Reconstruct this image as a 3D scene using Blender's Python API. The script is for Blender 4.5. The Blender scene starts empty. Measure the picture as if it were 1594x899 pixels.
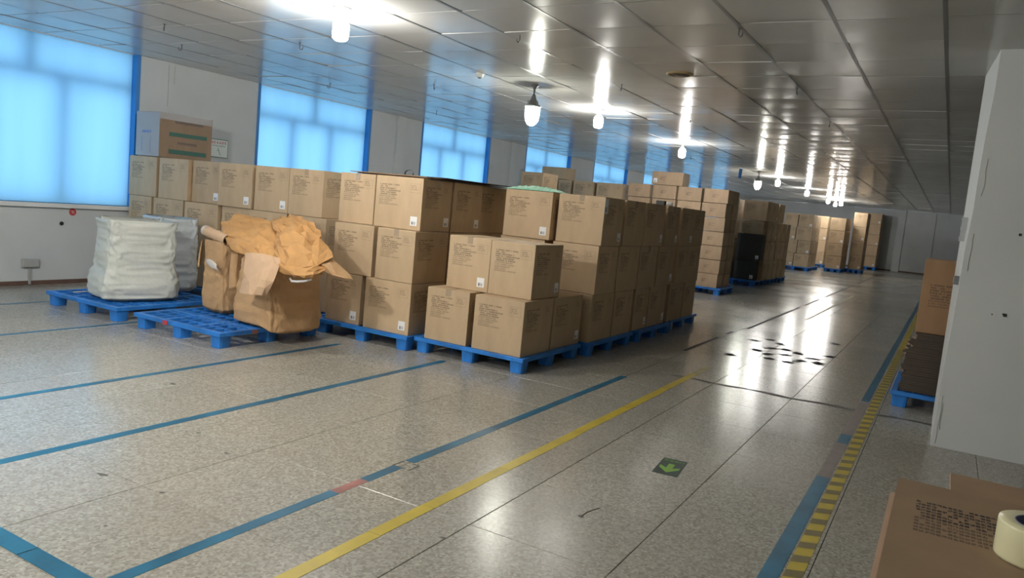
import bpy, bmesh, math, random
from mathutils import Matrix, Vector, noise
PI = math.pi
random.seed(7)

# ------------------------------------------------------------------ camera, world, exposure
H, Z, F = 1.3586, 2.665, 1179.59
RM = ((0.8602969, 0.13746912, -0.49090885), (0.50097391, -0.04962741, 0.86403834), (0.09441605, -0.98926203, -0.11156275))
cam_d = bpy.data.cameras.new('camera')
cam = bpy.data.objects.new('camera', cam_d)
bpy.context.scene.collection.objects.link(cam)
cam_d.sensor_width = 36.0
cam_d.lens = F / 1594.0 * 36.0
cam_d.clip_start = 0.05
cam_d.clip_end = 200
m = Matrix.Identity(4)
for i in range(3):
    m[i][0] = RM[i][0]; m[i][1] = -RM[i][1]; m[i][2] = -RM[i][2]
m[2][3] = H
cam.matrix_world = m
bpy.context.scene.camera = cam

world = bpy.data.worlds.new('world')
bpy.context.scene.world = world
world.use_nodes = True
bg = world.node_tree.nodes['Background']
bg.inputs[0].default_value = (0.80, 0.93, 1.0, 1)
bg.inputs[1].default_value = 0.88
vs = bpy.context.scene.view_settings
vs.view_transform = 'Standard'; vs.look = 'None'; vs.gamma = 1.0; vs.use_curve_mapping = False
vs.exposure = 1.55
LAMP = 95.0            # radiance of the lamp bulbs
bpy.context.scene.cycles.max_bounces = 8
bpy.context.scene.cycles.diffuse_bounces = 4
bpy.context.scene.cycles.caustics_reflective = False
bpy.context.scene.cycles.caustics_refractive = False
bpy.context.scene.cycles.sample_clamp_indirect = 6.0
col = bpy.context.scene.collection

# ------------------------------------------------------------------ helpers
def lk(o, parent=None):
    col.objects.link(o)
    if parent is not None: o.parent = parent
    return o
def tag(o, label=None, cat=None, group=None, kind=None):
    if label is not None:
        n = len(label.split()); assert 4 <= n <= 16, (n, label)
        o['label'] = label
    if cat: o['category'] = cat
    if group: o['group'] = group
    if kind: o['kind'] = kind
    return o
def empty(name, loc=(0, 0, 0), rz=0.0):
    o = bpy.data.objects.new(name, None); o.empty_display_size = .1
    o.location = loc; o.rotation_euler = (0, 0, rz); return lk(o)
class MB:
    def __init__(s): s.v = []; s.f = []; s.mi = []; s.cur = 0; s.sm = []; s.smooth = False
    def face(s, idx): s.f.append(idx); s.mi.append(s.cur); s.sm.append(s.smooth)
    def box(s, x0, x1, y0, y1, z0, z1, M=None):
        b = len(s.v)
        for z in (z0, z1):
            for (x, y) in ((x0, y0), (x1, y0), (x1, y1), (x0, y1)):
                p = Vector((x, y, z)); s.v.append(tuple(M @ p if M else p))
        for q in ((3, 2, 1, 0), (4, 5, 6, 7), (0, 1, 5, 4), (1, 2, 6, 5), (2, 3, 7, 6), (3, 0, 4, 7)): s.face(tuple(b + i for i in q))
    def quad(s, a, b_, c, d):
        b = len(s.v); s.v += [tuple(a), tuple(b_), tuple(c), tuple(d)]; s.face((b, b + 1, b + 2, b + 3))
    def lathe(s, prof, n=16, c=(0, 0), M=None, cap=True):
        b = len(s.v); s.smooth = True
        for (r, z) in prof:
            for i in range(n):
                a = 2 * PI * i / n; p = Vector((c[0] + r * math.cos(a), c[1] + r * math.sin(a), z)); s.v.append(tuple(M @ p if M else p))
        for k in range(len(prof) - 1):
            for i in range(n):
                j = (i + 1) % n; s.face((b + k * n + i, b + k * n + j, b + (k + 1) * n + j, b + (k + 1) * n + i))
        s.smooth = False
        if cap:
            s.face(tuple(b + i for i in reversed(range(n)))); s.face(tuple(b + (len(prof) - 1) * n + i for i in range(n)))
    def tube(s, pts, r, n=8, close=False):
        pts = [Vector(p) for p in pts]; b = len(s.v); s.smooth = True; N = len(pts)
        for k, p in enumerate(pts):
            t = (pts[(k + 1) % N] - pts[k - 1]) if close else (pts[min(k + 1, N - 1)] - pts[max(k - 1, 0)])
            t.normalize(); u = t.orthogonal().normalized()
            if abs(t.z) < .9: u = t.cross(Vector((0, 0, 1))).normalized()
            w = t.cross(u)
            for i in range(n):
                a = 2 * PI * i / n; s.v.append(tuple(p + r * (math.cos(a) * u + math.sin(a) * w)))
        for k in range(N if close else N - 1):
            for i in range(n):
                j = (i + 1) % n; k2 = (k + 1) % N; s.face((b + k * n + i, b + k * n + j, b + k2 * n + j, b + k2 * n + i))
        s.smooth = False
        if not close:
            s.face(tuple(b + i for i in reversed(range(n)))); s.face(tuple(b + (N - 1) * n + i for i in range(n)))
    def mesh(s, name, mats, bevel=0.0, recalc=False):
        me = bpy.data.meshes.new(name); me.from_pydata(s.v, [], s.f)
        for mt in (mats if isinstance(mats, (list, tuple)) else [mats]): me.materials.append(mt)
        me.polygons.foreach_set('material_index', s.mi); me.polygons.foreach_set('use_smooth', s.sm)
        if bevel or recalc:
            bm = bmesh.new(); bm.from_mesh(me)
            if bevel: bmesh.ops.bevel(bm, geom=list(bm.edges), offset=bevel, segments=1, affect='EDGES', profile=.5)
            if recalc: bmesh.ops.recalc_face_normals(bm, faces=bm.faces)
            bm.to_mesh(me); bm.free()
        me.update(); return me
    def build(s, name, mats, parent=None, loc=None, bevel=0.0, recalc=False):
        o = bpy.data.objects.new(name, s.mesh(name, mats, bevel, recalc))
        if loc: o.location = loc
        return lk(o, parent)
def B(*a): mb = MB(); mb.box(*a); return mb

# ------------------------------------------------------------------ materials
def mat(name, rgb, rough=.6, spec=.5, metal=0.0):
    mt = bpy.data.materials.new(name); mt.use_nodes = True
    b = mt.node_tree.nodes['Principled BSDF']
    b.inputs['Base Color'].default_value = (*rgb, 1); b.inputs['Roughness'].default_value = rough
    b.inputs['Metallic'].default_value = metal; b.inputs['Specular IOR Level'].default_value = spec
    return mt, mt.node_tree, b
def N(nt, t, **kw):
    n = nt.nodes.new(t)
    for k, v in kw.items(): setattr(n, k, v)
    return n
def math_(nt, op, a, b=None, c=None):
    n = nt.nodes.new('ShaderNodeMath'); n.operation = op
    for i, x in enumerate((a, b, c)):
        if x is None: continue
        if isinstance(x, (int, float)): n.inputs[i].default_value = x
        else: nt.links.new(x, n.inputs[i])
    return n.outputs[0]
def mixc(nt, fac, a, b, mode='MIX'):
    n = nt.nodes.new('ShaderNodeMix'); n.data_type = 'RGBA'; n.blend_type = mode
    for i, x in ((0, fac), (6, a), (7, b)):
        if isinstance(x, (int, float)): n.inputs[i].default_value = x
        elif isinstance(x, tuple): n.inputs[i].default_value = (*x, 1)
        else: nt.links.new(x, n.inputs[i])
    return n.outputs[2]
def noise_(nt, scale, detail=3, coord='Object', rough=.55, stretch=None):
    tc = nt.nodes.new('ShaderNodeTexCoord'); n = nt.nodes.new('ShaderNodeTexNoise')
    n.inputs['Scale'].default_value = scale; n.inputs['Detail'].default_value = detail; n.inputs['Roughness'].default_value = rough
    v = tc.outputs[coord]
    if stretch:
        mp = nt.nodes.new('ShaderNodeMapping'); mp.inputs['Scale'].default_value = stretch; nt.links.new(v, mp.inputs[0]); v = mp.outputs[0]
    nt.links.new(v, n.inputs['Vector']); return n.outputs[0]
def ramp(nt, fac, p0, p1, c0=(0, 0, 0), c1=(1, 1, 1)):
    n = nt.nodes.new('ShaderNodeValToRGB'); n.color_ramp.elements[0].position = p0; n.color_ramp.elements[1].position = p1
    n.color_ramp.elements[0].color = (*c0, 1); n.color_ramp.elements[1].color = (*c1, 1)
    nt.links.new(fac, n.inputs[0]); return n.outputs[0]
def bump(nt, b, h, strength=.2, dist=.01):
    n = nt.nodes.new('ShaderNodeBump'); n.inputs['Strength'].default_value = strength; n.inputs['Distance'].default_value = dist
    nt.links.new(h, n.inputs['Height']); nt.links.new(n.outputs[0], b.inputs['Normal'])

def cardboard(name, base, prt=None, ink=(.035, .028, .028), stamp=True, strong=False):
    """kraft board; prt = (u0, v0, rows, pitch, longest line) of the printed block"""
    mt, nt, b = mat(name, base, .62, .35)
    oi = nt.nodes.new('ShaderNodeObjectInfo')
    n1 = noise_(nt, 9, 4, stretch=(1, 1, .4))
    c = mixc(nt, ramp(nt, n1, .3, .75), tuple(x * .90 for x in base), tuple(min(1, x * 1.08) for x in base))
    v = math_(nt, 'MULTIPLY_ADD', oi.outputs['Random'], .16, .92)
    hsv = nt.nodes.new('ShaderNodeHueSaturation'); nt.links.new(v, hsv.inputs['Value']); nt.links.new(c, hsv.inputs['Color'])
    hsv.inputs['Saturation'].default_value = 1.0
    c = hsv.outputs[0]
    if prt:
        u0, v0, rows, pitch, ln = prt
        uvL = N(nt, 'ShaderNodeUVMap', uv_map='UVL'); uvR = N(nt, 'ShaderNodeUVMap', uv_map='UVR')
        sL = nt.nodes.new('ShaderNodeSeparateXYZ'); nt.links.new(uvL.outputs[0], sL.inputs[0])
        sR = nt.nodes.new('ShaderNodeSeparateXYZ'); nt.links.new(uvR.outputs[0], sR.inputs[0])
        def block(u, v, rows, pitch, ln, lmin, cell, seed):
            vr = math_(nt, 'DIVIDE', v, pitch); row = math_(nt, 'FLOOR', vr); fr = math_(nt, 'SUBTRACT', vr, row)
            wn = N(nt, 'ShaderNodeTexWhiteNoise', noise_dimensions='1D'); nt.links.new(math_(nt, 'ADD', row, seed), wn.inputs['W'])
            length = math_(nt, 'MULTIPLY_ADD', wn.outputs['Value'], ln - lmin, lmin)
            uc = math_(nt, 'DIVIDE', u, cell); ci = math_(nt, 'FLOOR', uc); fc = math_(nt, 'SUBTRACT', uc, ci)
            w2 = N(nt, 'ShaderNodeTexWhiteNoise', noise_dimensions='1D')
            nt.links.new(math_(nt, 'MULTIPLY_ADD', row, 57.3, math_(nt, 'ADD', ci, seed)), w2.inputs['W'])
            on = math_(nt, 'GREATER_THAN', w2.outputs['Value'], .12)
            w3 = N(nt, 'ShaderNodeTexWhiteNoise', noise_dimensions='2D')      # strokes inside each letter
            cmb = nt.nodes.new('ShaderNodeCombineXYZ')
            nt.links.new(math_(nt, 'FLOOR', math_(nt, 'MULTIPLY', uc, 3.0)), cmb.inputs[0]); nt.links.new(math_(nt, 'FLOOR', math_(nt, 'MULTIPLY', vr, 5.0)), cmb.inputs[1])
            nt.links.new(cmb.outputs[0], w3.inputs['Vector'])
            on = math_(nt, 'MULTIPLY', on, math_(nt, 'GREATER_THAN', w3.outputs['Value'], .13))
            for cond in (math_(nt, 'GREATER_THAN', fc, .16), math_(nt, 'LESS_THAN', fr, .66), math_(nt, 'GREATER_THAN', u, 0.0),
                         math_(nt, 'LESS_THAN', u, length), math_(nt, 'GREATER_THAN', v, 0.0), math_(nt, 'LESS_THAN', v, rows * pitch)):
                on = math_(nt, 'MULTIPLY', on, cond)
            bold = math_(nt, 'MULTIPLY_ADD', math_(nt, 'LESS_THAN', row, 6.0), .22 + (.1 if strong else 0), .42 + (.2 if strong else 0))
            return math_(nt, 'MULTIPLY', on, bold)
        msk = block(math_(nt, 'SUBTRACT', sL.outputs[0], u0), math_(nt, 'SUBTRACT', sL.outputs[1], v0), rows, pitch, ln, ln * .36, pitch * .52, 3.0)
        if stamp:
            ur = math_(nt, 'SUBTRACT', .125, sR.outputs[0]); vr = math_(nt, 'SUBTRACT', sR.outputs[1], .062)
            m2 = block(ur, vr, 3, .016, .085, .05, .009, 40.0)
            msk = math_(nt, 'MAXIMUM', msk, math_(nt, 'MULTIPLY', m2, .6))
            # thin outline round the stamp
            a = math_(nt, 'ABSOLUTE', math_(nt, 'SUBTRACT', sR.outputs[0], .083)); d = math_(nt, 'ABSOLUTE', math_(nt, 'SUBTRACT', sR.outputs[1], .088))
            e = math_(nt, 'MAXIMUM', math_(nt, 'SUBTRACT', a, .052), math_(nt, 'SUBTRACT', d, .038))
            m3 = math_(nt, 'MULTIPLY', math_(nt, 'LESS_THAN', math_(nt, 'ABSOLUTE', e), .0011), .4)
            msk = math_(nt, 'MAXIMUM', msk, m3)
        c = mixc(nt, msk, c, ink)
    nt.links.new(c, b.inputs['Base Color'])
    bump(nt, b, noise_(nt, 40, 3, stretch=(1, 1, .3)), .12, .003)
    return mt
KR = (.53, .39, .245)
M = {}
M['kraft'] = cardboard('kraft', KR)
M['kraft_dim'] = cardboard('kraft dull', (.30, .21, .14))
M['print'] = cardboard('kraft printed', KR, (.045, .066, 11, .0172, .25))
M['print_far'] = cardboard('kraft printed faint', (.46, .325, .21), (.16, .1, 3, .02, .14), stamp=False)
M['dark_card'] = cardboard('dark grey board', (.055, .057, .055))
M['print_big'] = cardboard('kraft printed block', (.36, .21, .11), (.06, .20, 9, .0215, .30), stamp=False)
M['print_near'] = cardboard('kraft printed dense', (.34, .23, .14), (.034, .115, 11, .0155, .34), stamp=False, strong=True)
M['kraft_near'] = cardboard('kraft plain near', (.33, .22, .135))
M['kraft_rim'] = cardboard('kraft cut edge', (.52, .36, .25))
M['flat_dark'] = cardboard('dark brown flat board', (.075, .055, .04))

def simple(name, rgb, rough=.6, spec=.5, metal=0., nz=None, amt=.12, bmp=None, stretch=None):
    mt, nt, b = mat(name, rgb, rough, spec, metal)
    if nz:
        c = mixc(nt, ramp(nt, noise_(nt, nz, 4, stretch=stretch), .3, .7), tuple(x * (1 - amt) for x in rgb), tuple(min(1, x * (1 + amt)) for x in rgb))
        nt.links.new(c, b.inputs['Base Color'])
    if bmp: bump(nt, b, noise_(nt, bmp[0], 4), bmp[1], bmp[2])
    M[name] = mt; return mt
simple('pallet_blue', (.022, .19, .60), .42, .5, nz=6, amt=.25)
simple('pallet_dark', (.01, .09, .42), .5, .4, nz=6, amt=.2)
simple('wall_paint', (.60, .63, .64), .8, .3, nz=1.6, amt=.05, bmp=(30, .1, .003))
simple('pillar_paint', (.60, .615, .60), .7, .35, nz=1.2, amt=.05, bmp=(7, .25, .006))
simple('plaster_crack', (.40, .41, .40), .9)
simple('trim_brown', (.13, .075, .06), .7, nz=8)
simple('sill_white', (.78, .79, .78), .35)
simple('frame_blue', (.025, .22, .60), .45)
simple('mullion', (.10, .20, .36), .5)
simple('tape_blue', (.018, .135, .235), .34, .5, nz=5, amt=.3)
simple('tape_yellow', (.52, .40, .035), .4, .5, nz=6, amt=.14)
simple('tape_yellow_worn', (.42, .36, .16), .5, .4, nz=9, amt=.2)
simple('tape_dark', (.20, .165, .07), .5, nz=8, amt=.2)
simple('joint_dark', (.03, .03, .03), .8)
simple('worn_red', (.36, .15, .13), .55, nz=12, amt=.25)
simple('worn_brown', (.24, .20, .185), .5, nz=9, amt=.12)
simple('scuff', (.085, .08, .07), .6)
simple('sign_green', (.007, .035, .027), .35)
simple('sign_lime', (.2, .42, .05), .4)
simple('white_plastic', (.74, .75, .72), .4)
simple('grey_plastic', (.42, .43, .42), .5)
simple('dark_metal', (.17, .175, .18), .45, metal=.3)
simple('lamp_grey', (.22, .225, .23), .4, metal=.4)
simple('cage_white', (.75, .77, .78), .35)
simple('hook_grey', (.12, .12, .12), .5)
simple('runner', (.235, .235, .23), .35, .5, metal=.3)
simple('ceiling_back', (.10, .10, .10), .8)
simple('vent_tan', (.36, .26, .13), .6, nz=30)
simple('vent_dark', (.12, .09, .05), .7)
simple('red_sticker', (.55, .06, .07), .5)
simple('sign_white', (.78, .84, .82), .4)
simple('sign_red', (.55, .06, .12), .5)
simple('sign_edge', (.06, .17, .13), .5)
simple('black', (.015, .015, .016), .5)
simple('steel', (.55, .56, .57), .3, metal=.9)
simple('white_cap', (.8, .8, .82), .35)
simple('print_blue', (.05, .16, .55), .5)
simple('print_green', (.03, .13, .10), .5)
simple('green_net', (.22, .52, .36), .7, nz=40, amt=.3)
simple('kraft_paper', (.60, .33, .13), .65, .3, nz=5, amt=.12, bmp=(18, .5, .012))
simple('kraft_pale', (.62, .42, .27), .65, .3, nz=5, amt=.08, bmp=(14, .35, .01))
simple('kraft_bag', (.58, .365, .19), .62, .3, nz=4, amt=.1, bmp=(16, .6, .02))
simple('woven_white', (.62, .645, .60), .55, .4, nz=5, amt=.05, bmp=(9, .5, .02), stretch=(1, 1, 3))
simple('woven_blue', (.60, .66, .70), .5, .4, nz=5, amt=.05, bmp=(8, .5, .02))
simple('bag_edge', (.60, .56, .52), .6)
simple('table_top', (.25, .25, .24), .6)

# shiny film and packing tape
mt, nt, b = mat('packing_tape', (.62, .50, .36), .13, .8)
b.inputs['Alpha'].default_value = .35
bump(nt, b, noise_(nt, 35, 3), .5, .004); M['tape'] = mt
mt, nt, b = mat('stretch_film', (.62, .61, .62), .3, .5)
b.inputs['Alpha'].default_value = .42
bump(nt, b, noise_(nt, 18, 4), .7, .01); M['film'] = mt
# shipping label: white with a grey printed lower half
mt, nt, b = mat('label_paper', (.88, .88, .88), .45)
tc = nt.nodes.new('ShaderNodeTexCoord'); sp = nt.nodes.new('ShaderNodeSeparateXYZ'); nt.links.new(tc.outputs['UV'], sp.inputs[0])
bars = N(nt, 'ShaderNodeTexWhiteNoise', noise_dimensions='1D'); nt.links.new(math_(nt, 'FLOOR', math_(nt, 'MULTIPLY', sp.outputs[0], 26)), bars.inputs['W'])
k = math_(nt, 'MULTIPLY', math_(nt, 'GREATER_THAN', bars.outputs['Value'], .5), math_(nt, 'MULTIPLY', math_(nt, 'GREATER_THAN', sp.outputs[1], .12), math_(nt, 'LESS_THAN', sp.outputs[1], .44)))
k = math_(nt, 'MULTIPLY', k, math_(nt, 'MULTIPLY', math_(nt, 'GREATER_THAN', sp.outputs[0], .2), math_(nt, 'LESS_THAN', sp.outputs[0], .85)))
nt.links.new(mixc(nt, k, (.88, .88, .88), (.2, .2, .2)), b.inputs['Base Color']); M['label'] = mt

# terrazzo
def terrazzo(name):
    mt, nt, b = mat(name, (.3, .3, .27), .2, .38)
    vo = nt.nodes.new('ShaderNodeTexVoronoi'); vo.inputs['Scale'].default_value = 95
    tc = nt.nodes.new('ShaderNodeTexCoord'); geo = nt.nodes.new('ShaderNodeNewGeometry'); nt.links.new(geo.outputs['Position'], vo.inputs['Vector'])
    chip = ramp(nt, vo.outputs['Color'], .25, .95, (.26, .25, .215), (.54, .525, .465))
    n2 = nt.nodes.new('ShaderNodeTexNoise'); n2.inputs['Scale'].default_value = 38; n2.inputs['Detail'].default_value = 4; nt.links.new(geo.outputs['Position'], n2.inputs['Vector'])
    c = mixc(nt, math_(nt, 'MULTIPLY', ramp(nt, n2.outputs[0], .45, .62), .5), chip, (.42, .40, .345))
    n3 = nt.nodes.new('ShaderNodeTexNoise'); n3.inputs['Scale'].default_value = .9; n3.inputs['Detail'].default_value = 5; nt.links.new(geo.outputs['Position'], n3.inputs['Vector'])
    c = mixc(nt, ramp(nt, n3.outputs[0], .35, .7, (.0, .0, .0), (.35, .35, .35)), c, (.38, .33, .28))
    # per-slab tone from slab number
    sx = nt.nodes.new('ShaderNodeSeparateXYZ'); nt.links.new(geo.outputs['Position'], sx.inputs[0])
    cm = nt.nodes.new('ShaderNodeCombineXYZ')
    nt.links.new(math_(nt, 'FLOOR', math_(nt, 'DIVIDE', math_(nt, 'ADD', sx.outputs[0], .95), .64)), cm.inputs[0])
    nt.links.new(math_(nt, 'FLOOR', math_(nt, 'DIVIDE', math_(nt, 'SUBTRACT', sx.outputs[1], 1.99), .64)), cm.inputs[1])
    wn = N(nt, 'ShaderNodeTexWhiteNoise', noise_dimensions='2D'); nt.links.new(cm.outputs[0], wn.inputs['Vector'])
    hs = nt.nodes.new('ShaderNodeHueSaturation'); nt.links.new(c, hs.inputs['Color']); nt.links.new(math_(nt, 'MULTIPLY_ADD', wn.outputs['Value'], .12, .94), hs.inputs['Value'])
    nt.links.new(hs.outputs[0], b.inputs['Base Color'])
    r = math_(nt, 'MULTIPLY_ADD', n3.outputs[0], .22, .10); nt.links.new(r, b.inputs['Roughness'])
    n4 = nt.nodes.new('ShaderNodeTexNoise'); n4.inputs['Scale'].default_value = 6; n4.inputs['Detail'].default_value = 3; nt.links.new(geo.outputs['Position'], n4.inputs['Vector'])
    bump(nt, b, n4.outputs[0], .03, .01)
    return mt
M['terrazzo'] = terrazzo('terrazzo')
# ceiling tile: painted board with a slight sheen
mt, nt, b = mat('ceiling_tile', (.6, .6, .58), .18, .21)
geo = nt.nodes.new('ShaderNodeNewGeometry')
n1 = nt.nodes.new('ShaderNodeTexNoise'); n1.inputs['Scale'].default_value = 1.1; n1.inputs['Detail'].default_value = 4; nt.links.new(geo.outputs['Position'], n1.inputs['Vector'])
nt.links.new(ramp(nt, n1.outputs[0], .3, .7, (.57, .57, .55), (.66, .66, .64)), b.inputs['Base Color'])
n2 = nt.nodes.new('ShaderNodeTexNoise'); n2.inputs['Scale'].default_value = 3.0; n2.inputs['Detail'].default_value = 2; nt.links.new(geo.outputs['Position'], n2.inputs['Vector'])
bump(nt, b, n2.outputs[0], .05, .02); M['ceiling_tile'] = mt
# blind: translucent blue fabric
mt = bpy.data.materials.new('blind_fabric'); mt.use_nodes = True; nt = mt.node_tree; nt.nodes.clear()
out = nt.nodes.new('ShaderNodeOutputMaterial'); tr = nt.nodes.new('ShaderNodeBsdfTranslucent'); df = nt.nodes.new('ShaderNodeBsdfDiffuse'); mx = nt.nodes.new('ShaderNodeMixShader')
wv = noise_(nt, 1.0, 3, stretch=(1, 5, .5))
tr_c = ramp(nt, wv, .35, .65, (.57, .80, .96), (.60, .83, .97)); nt.links.new(tr_c, tr.inputs[0]); df.inputs[0].default_value = (.22, .45, .72, 1)
mx.inputs[0].default_value = .22; nt.links.new(tr.outputs[0], mx.inputs[1]); nt.links.new(df.outputs[0], mx.inputs[2]); nt.links.new(mx.outputs[0], out.inputs[0]); M['blind'] = mt
# pane
mt = bpy.data.materials.new('window_glass'); mt.use_nodes = True; nt = mt.node_tree; nt.nodes.clear()
out = nt.nodes.new('ShaderNodeOutputMaterial'); tr = nt.nodes.new('ShaderNodeBsdfTransparent'); gl = nt.nodes.new('ShaderNodeBsdfGlossy'); mx = nt.nodes.new('ShaderNodeMixShader')
tr.inputs[0].default_value = (.92, .97, 1, 1); gl.inputs[1].default_value = .02; mx.inputs[0].default_value = .07
nt.links.new(tr.outputs[0], mx.inputs[1]); nt.links.new(gl.outputs[0], mx.inputs[2]); nt.links.new(mx.outputs[0], out.inputs[0]); M['glass'] = mt
# lamp bulb and lamp glass
def emit(name, rgb, s):
    mt = bpy.data.materials.new(name); mt.use_nodes = True; nt = mt.node_tree; nt.nodes.clear()
    o = nt.nodes.new('ShaderNodeOutputMaterial'); e = nt.nodes.new('ShaderNodeEmission'); e.inputs[0].default_value = (*rgb, 1); e.inputs[1].default_value = s
    nt.links.new(e.outputs[0], o.inputs[0]); M[name] = mt
emit('bulb', (1.0, .975, .925), LAMP)
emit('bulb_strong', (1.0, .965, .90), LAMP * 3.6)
emit('bulb_tube', (1.0, .95, .86), LAMP * 1.6)
mt = bpy.data.materials.new('lamp_glass'); mt.use_nodes = True; nt = mt.node_tree; nt.nodes.clear()
out = nt.nodes.new('ShaderNodeOutputMaterial'); tr = nt.nodes.new('ShaderNodeBsdfTransparent'); gl = nt.nodes.new('ShaderNodeBsdfGlossy'); df = nt.nodes.new('ShaderNodeBsdfDiffuse')
mx = nt.nodes.new('ShaderNodeMixShader'); m2 = nt.nodes.new('ShaderNodeMixShader')
tr.inputs[0].default_value = (.95, 1, .98, 1); gl.inputs[1].default_value = .1; df.inputs[0].default_value = (.8, .9, .85, 1)
mx.inputs[0].default_value = .35; m2.inputs[0].default_value = .22
nt.links.new(gl.outputs[0], mx.inputs[1]); nt.links.new(df.outputs[0], mx.inputs[2]); nt.links.new(tr.outputs[0], m2.inputs[1]); nt.links.new(mx.outputs[0], m2.inputs[2]); nt.links.new(m2.outputs[0], out.inputs[0]); M['lamp_glass'] = mt

# ------------------------------------------------------------------ room shell
XL, XR, YB, YF = -8.5, 11.0, 37.08, -4.0
def screen(p):
    d = Vector(p) - Vector((0, 0, H)); c = [sum(RM[i][j] * d[i] for i in range(3)) for j in range(3)]
    if c[2] < .1: return None
    return 797 + F * c[0] / c[2], 449.5 + F * c[1] / c[2], c[2]
def tile_area(cs):
    """size of a slab in the photograph, used only to choose which slabs become parts of their own"""
    q = [screen(c) for c in cs]
    if any(x is None for x in q): return 0
    cx = sum(x[0] for x in q) / 4; cy = sum(x[1] for x in q) / 4
    if not (-40 < cx < 1634 and -40 < cy < 939): return 0
    return abs(sum(q[i][0] * q[(i + 1) % 4][1] - q[(i + 1) % 4][0] * q[i][1] for i in range(4))) / 2
def sag_tile(mb, w, d, t, a, Mx=None, n=4):
    b0 = len(mb.v); mb.smooth = True
    for j in range(n + 1):
        for i in range(n + 1):
            u, v = 2 * i / n - 1, 2 * j / n - 1; p = Vector((u * w / 2, v * d / 2, -a * (1 - v * v))); mb.v.append(tuple(Mx @ p if Mx else p))
    for j in range(n):
        for i in range(n): q = b0 + j * (n + 1) + i; mb.face((q, q + n + 1, q + n + 2, q + 1))
    mb.smooth = False
    b1 = len(mb.v); Q = ((-1, -1), (1, -1), (1, 1), (-1, 1))
    for z_ in (0, t):
        for (x, y) in Q:
            p = Vector((x * w / 2, y * d / 2, z_)); mb.v.append(tuple(Mx @ p if Mx else p))
    mb.face((b1 + 4, b1 + 5, b1 + 6, b1 + 7))
    for k in range(4): m_ = (k + 1) % 4; mb.face((b1 + k, b1 + m_, b1 + 4 + m_, b1 + 4 + k))
def slab_field(root, name, xs, ys, z, zs, thick, gx, gy, mtl, tilt, sgn):
    """xs, ys: cell edges; every slab a part while it shows large, the rest one joined part"""
    cells = []
    for i in range(len(xs) - 1):
        for j in range(len(ys) - 1):
            a = tile_area([(xs[i], ys[j], z), (xs[i + 1], ys[j], z), (xs[i + 1], ys[j + 1], z), (xs[i], ys[j + 1], z)])
            cells.append((a, i, j))
    cells.sort(key=lambda c: -c[0]); cache = {}; rest = MB()
    for n, (a, i, j) in enumerate(cells):
        w = xs[i + 1] - xs[i] - gx; d = ys[j + 1] - ys[j] - gy; cx = (xs[i] + xs[i + 1]) / 2; cy = (ys[j] + ys[j + 1]) / 2
        if w <= .02 or d <= .02: continue
        rx, ry = random.gauss(0, tilt), random.gauss(0, tilt * .8)
        if n < 290 and a > 30:
            key = (round(w, 3), round(d, 3))
            if key not in cache:
                if sgn > 0: cache[key] = B(-w / 2, w / 2, -d / 2, d / 2, -thick, 0).mesh(name, mtl, bevel=.0015)
                else: tm = MB(); sag_tile(tm, w, d, thick, .0017); cache[key] = tm.mesh(name, mtl)
            o = bpy.data.objects.new(name, cache[key]); o.location = (cx, cy, z); o.rotation_euler = (rx, ry, 0); lk(o, root)
        else:
            Mx = Matrix.Translation((cx, cy, z)) @ Matrix.Rotation(rx, 4, 'X') @ Matrix.Rotation(ry, 4, 'Y')
            if sgn > 0: rest.box(-w / 2, w / 2, -d / 2, d / 2, -thick, 0, Mx)
            else: sag_tile(rest, w, d, thick, .0017, Mx, 4 if cy < 25 else 2)
    r = rest.build(name + '_field', mtl, root); r['kind'] = 'stuff'

floor = B(XL - .3, XR + .3, YF - .3, YB + .3, -.2, -.012).build('floor', simple('floor_joint', (.10, .09, .08), .8)); tag(floor, kind='structure')
fx = [XL] + [-.95 + .64 * k for k in range(-11, 18)] + [XR]; fy = [YF] + [1.99 + .64 * k for k in range(-9, 55)] + [YB]
slab_field(floor, 'floor_slab', fx, fy, 0, 0, .012, .0028, .0028, M['terrazzo'], 0.00015, 1)

ceil = B(XL - .3, XR + .3, YF - .3, YB + .3, Z + .03, Z + .2).build('ceiling', M['ceiling_back']); tag(ceil, kind='structure')
cxs = [XL] + [-.21 + .6 * k for k in range(-13, 18)] + [XR]; cys = [YF] + [5.123 + .6 * k for k in range(-15, 54)] + [YB]
slab_field(ceil, 'ceiling_tile', cxs, cys, Z, 0, .01, .026, .012, M['ceiling_tile'], 0.0065, -1)
for x in cxs[1:-1]:
    B(-.013, .013, YF, YB, 0, .012).build('ceiling_runner', M['runner'], ceil, (x, 0, Z - .003))

# walls
WINS = [(-.45, 1.92), (3.28, 5.65), (7.4, 9.77), (11.14, 13.5), (15.0, 17.34), (18.73, 21.19), (22.5, 24.9), (26.3, 28.7), (30.1, 32.5)]  # first bay is out of view, added to let in more light
SILL = .89
w = MB(); w.box(XL - .25, XL, YF - .25, YB, 0, SILL)
ys = [YF - .25] + [v for p in WINS for v in p] + [YB]
for i in range(0, len(ys), 2): w.box(XL - .25, XL, ys[i], ys[i + 1], SILL, Z)
for (a, b_) in ((10.40, 10.62), (14.35, 14.5)): w.box(XL, XL + .05, a, b_, 0, Z)
wall_left = w.build('wall_left', M['wall_paint']); tag(wall_left, kind='structure')
wb = MB(); wb.box(XL - .25, XR + .25, YB, YB + .25, 0, Z); wb.box(-2.15, -1.85, YB - .06, YB, 0, Z); wb.box(-.78, -.70, YB - .04, YB, 0, Z)
wall_back = wb.build('wall_back', M['wall_paint']); tag(wall_back, kind='structure')
tag(B(XL - .25, XR + .25, YF - .25, YF, 0, Z).build('wall_front', M['wall_paint']), kind='structure')
tag(B(XR, XR + .25, YF, YB, 0, Z).build('wall_right', M['wall_paint']), kind='structure')
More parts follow.
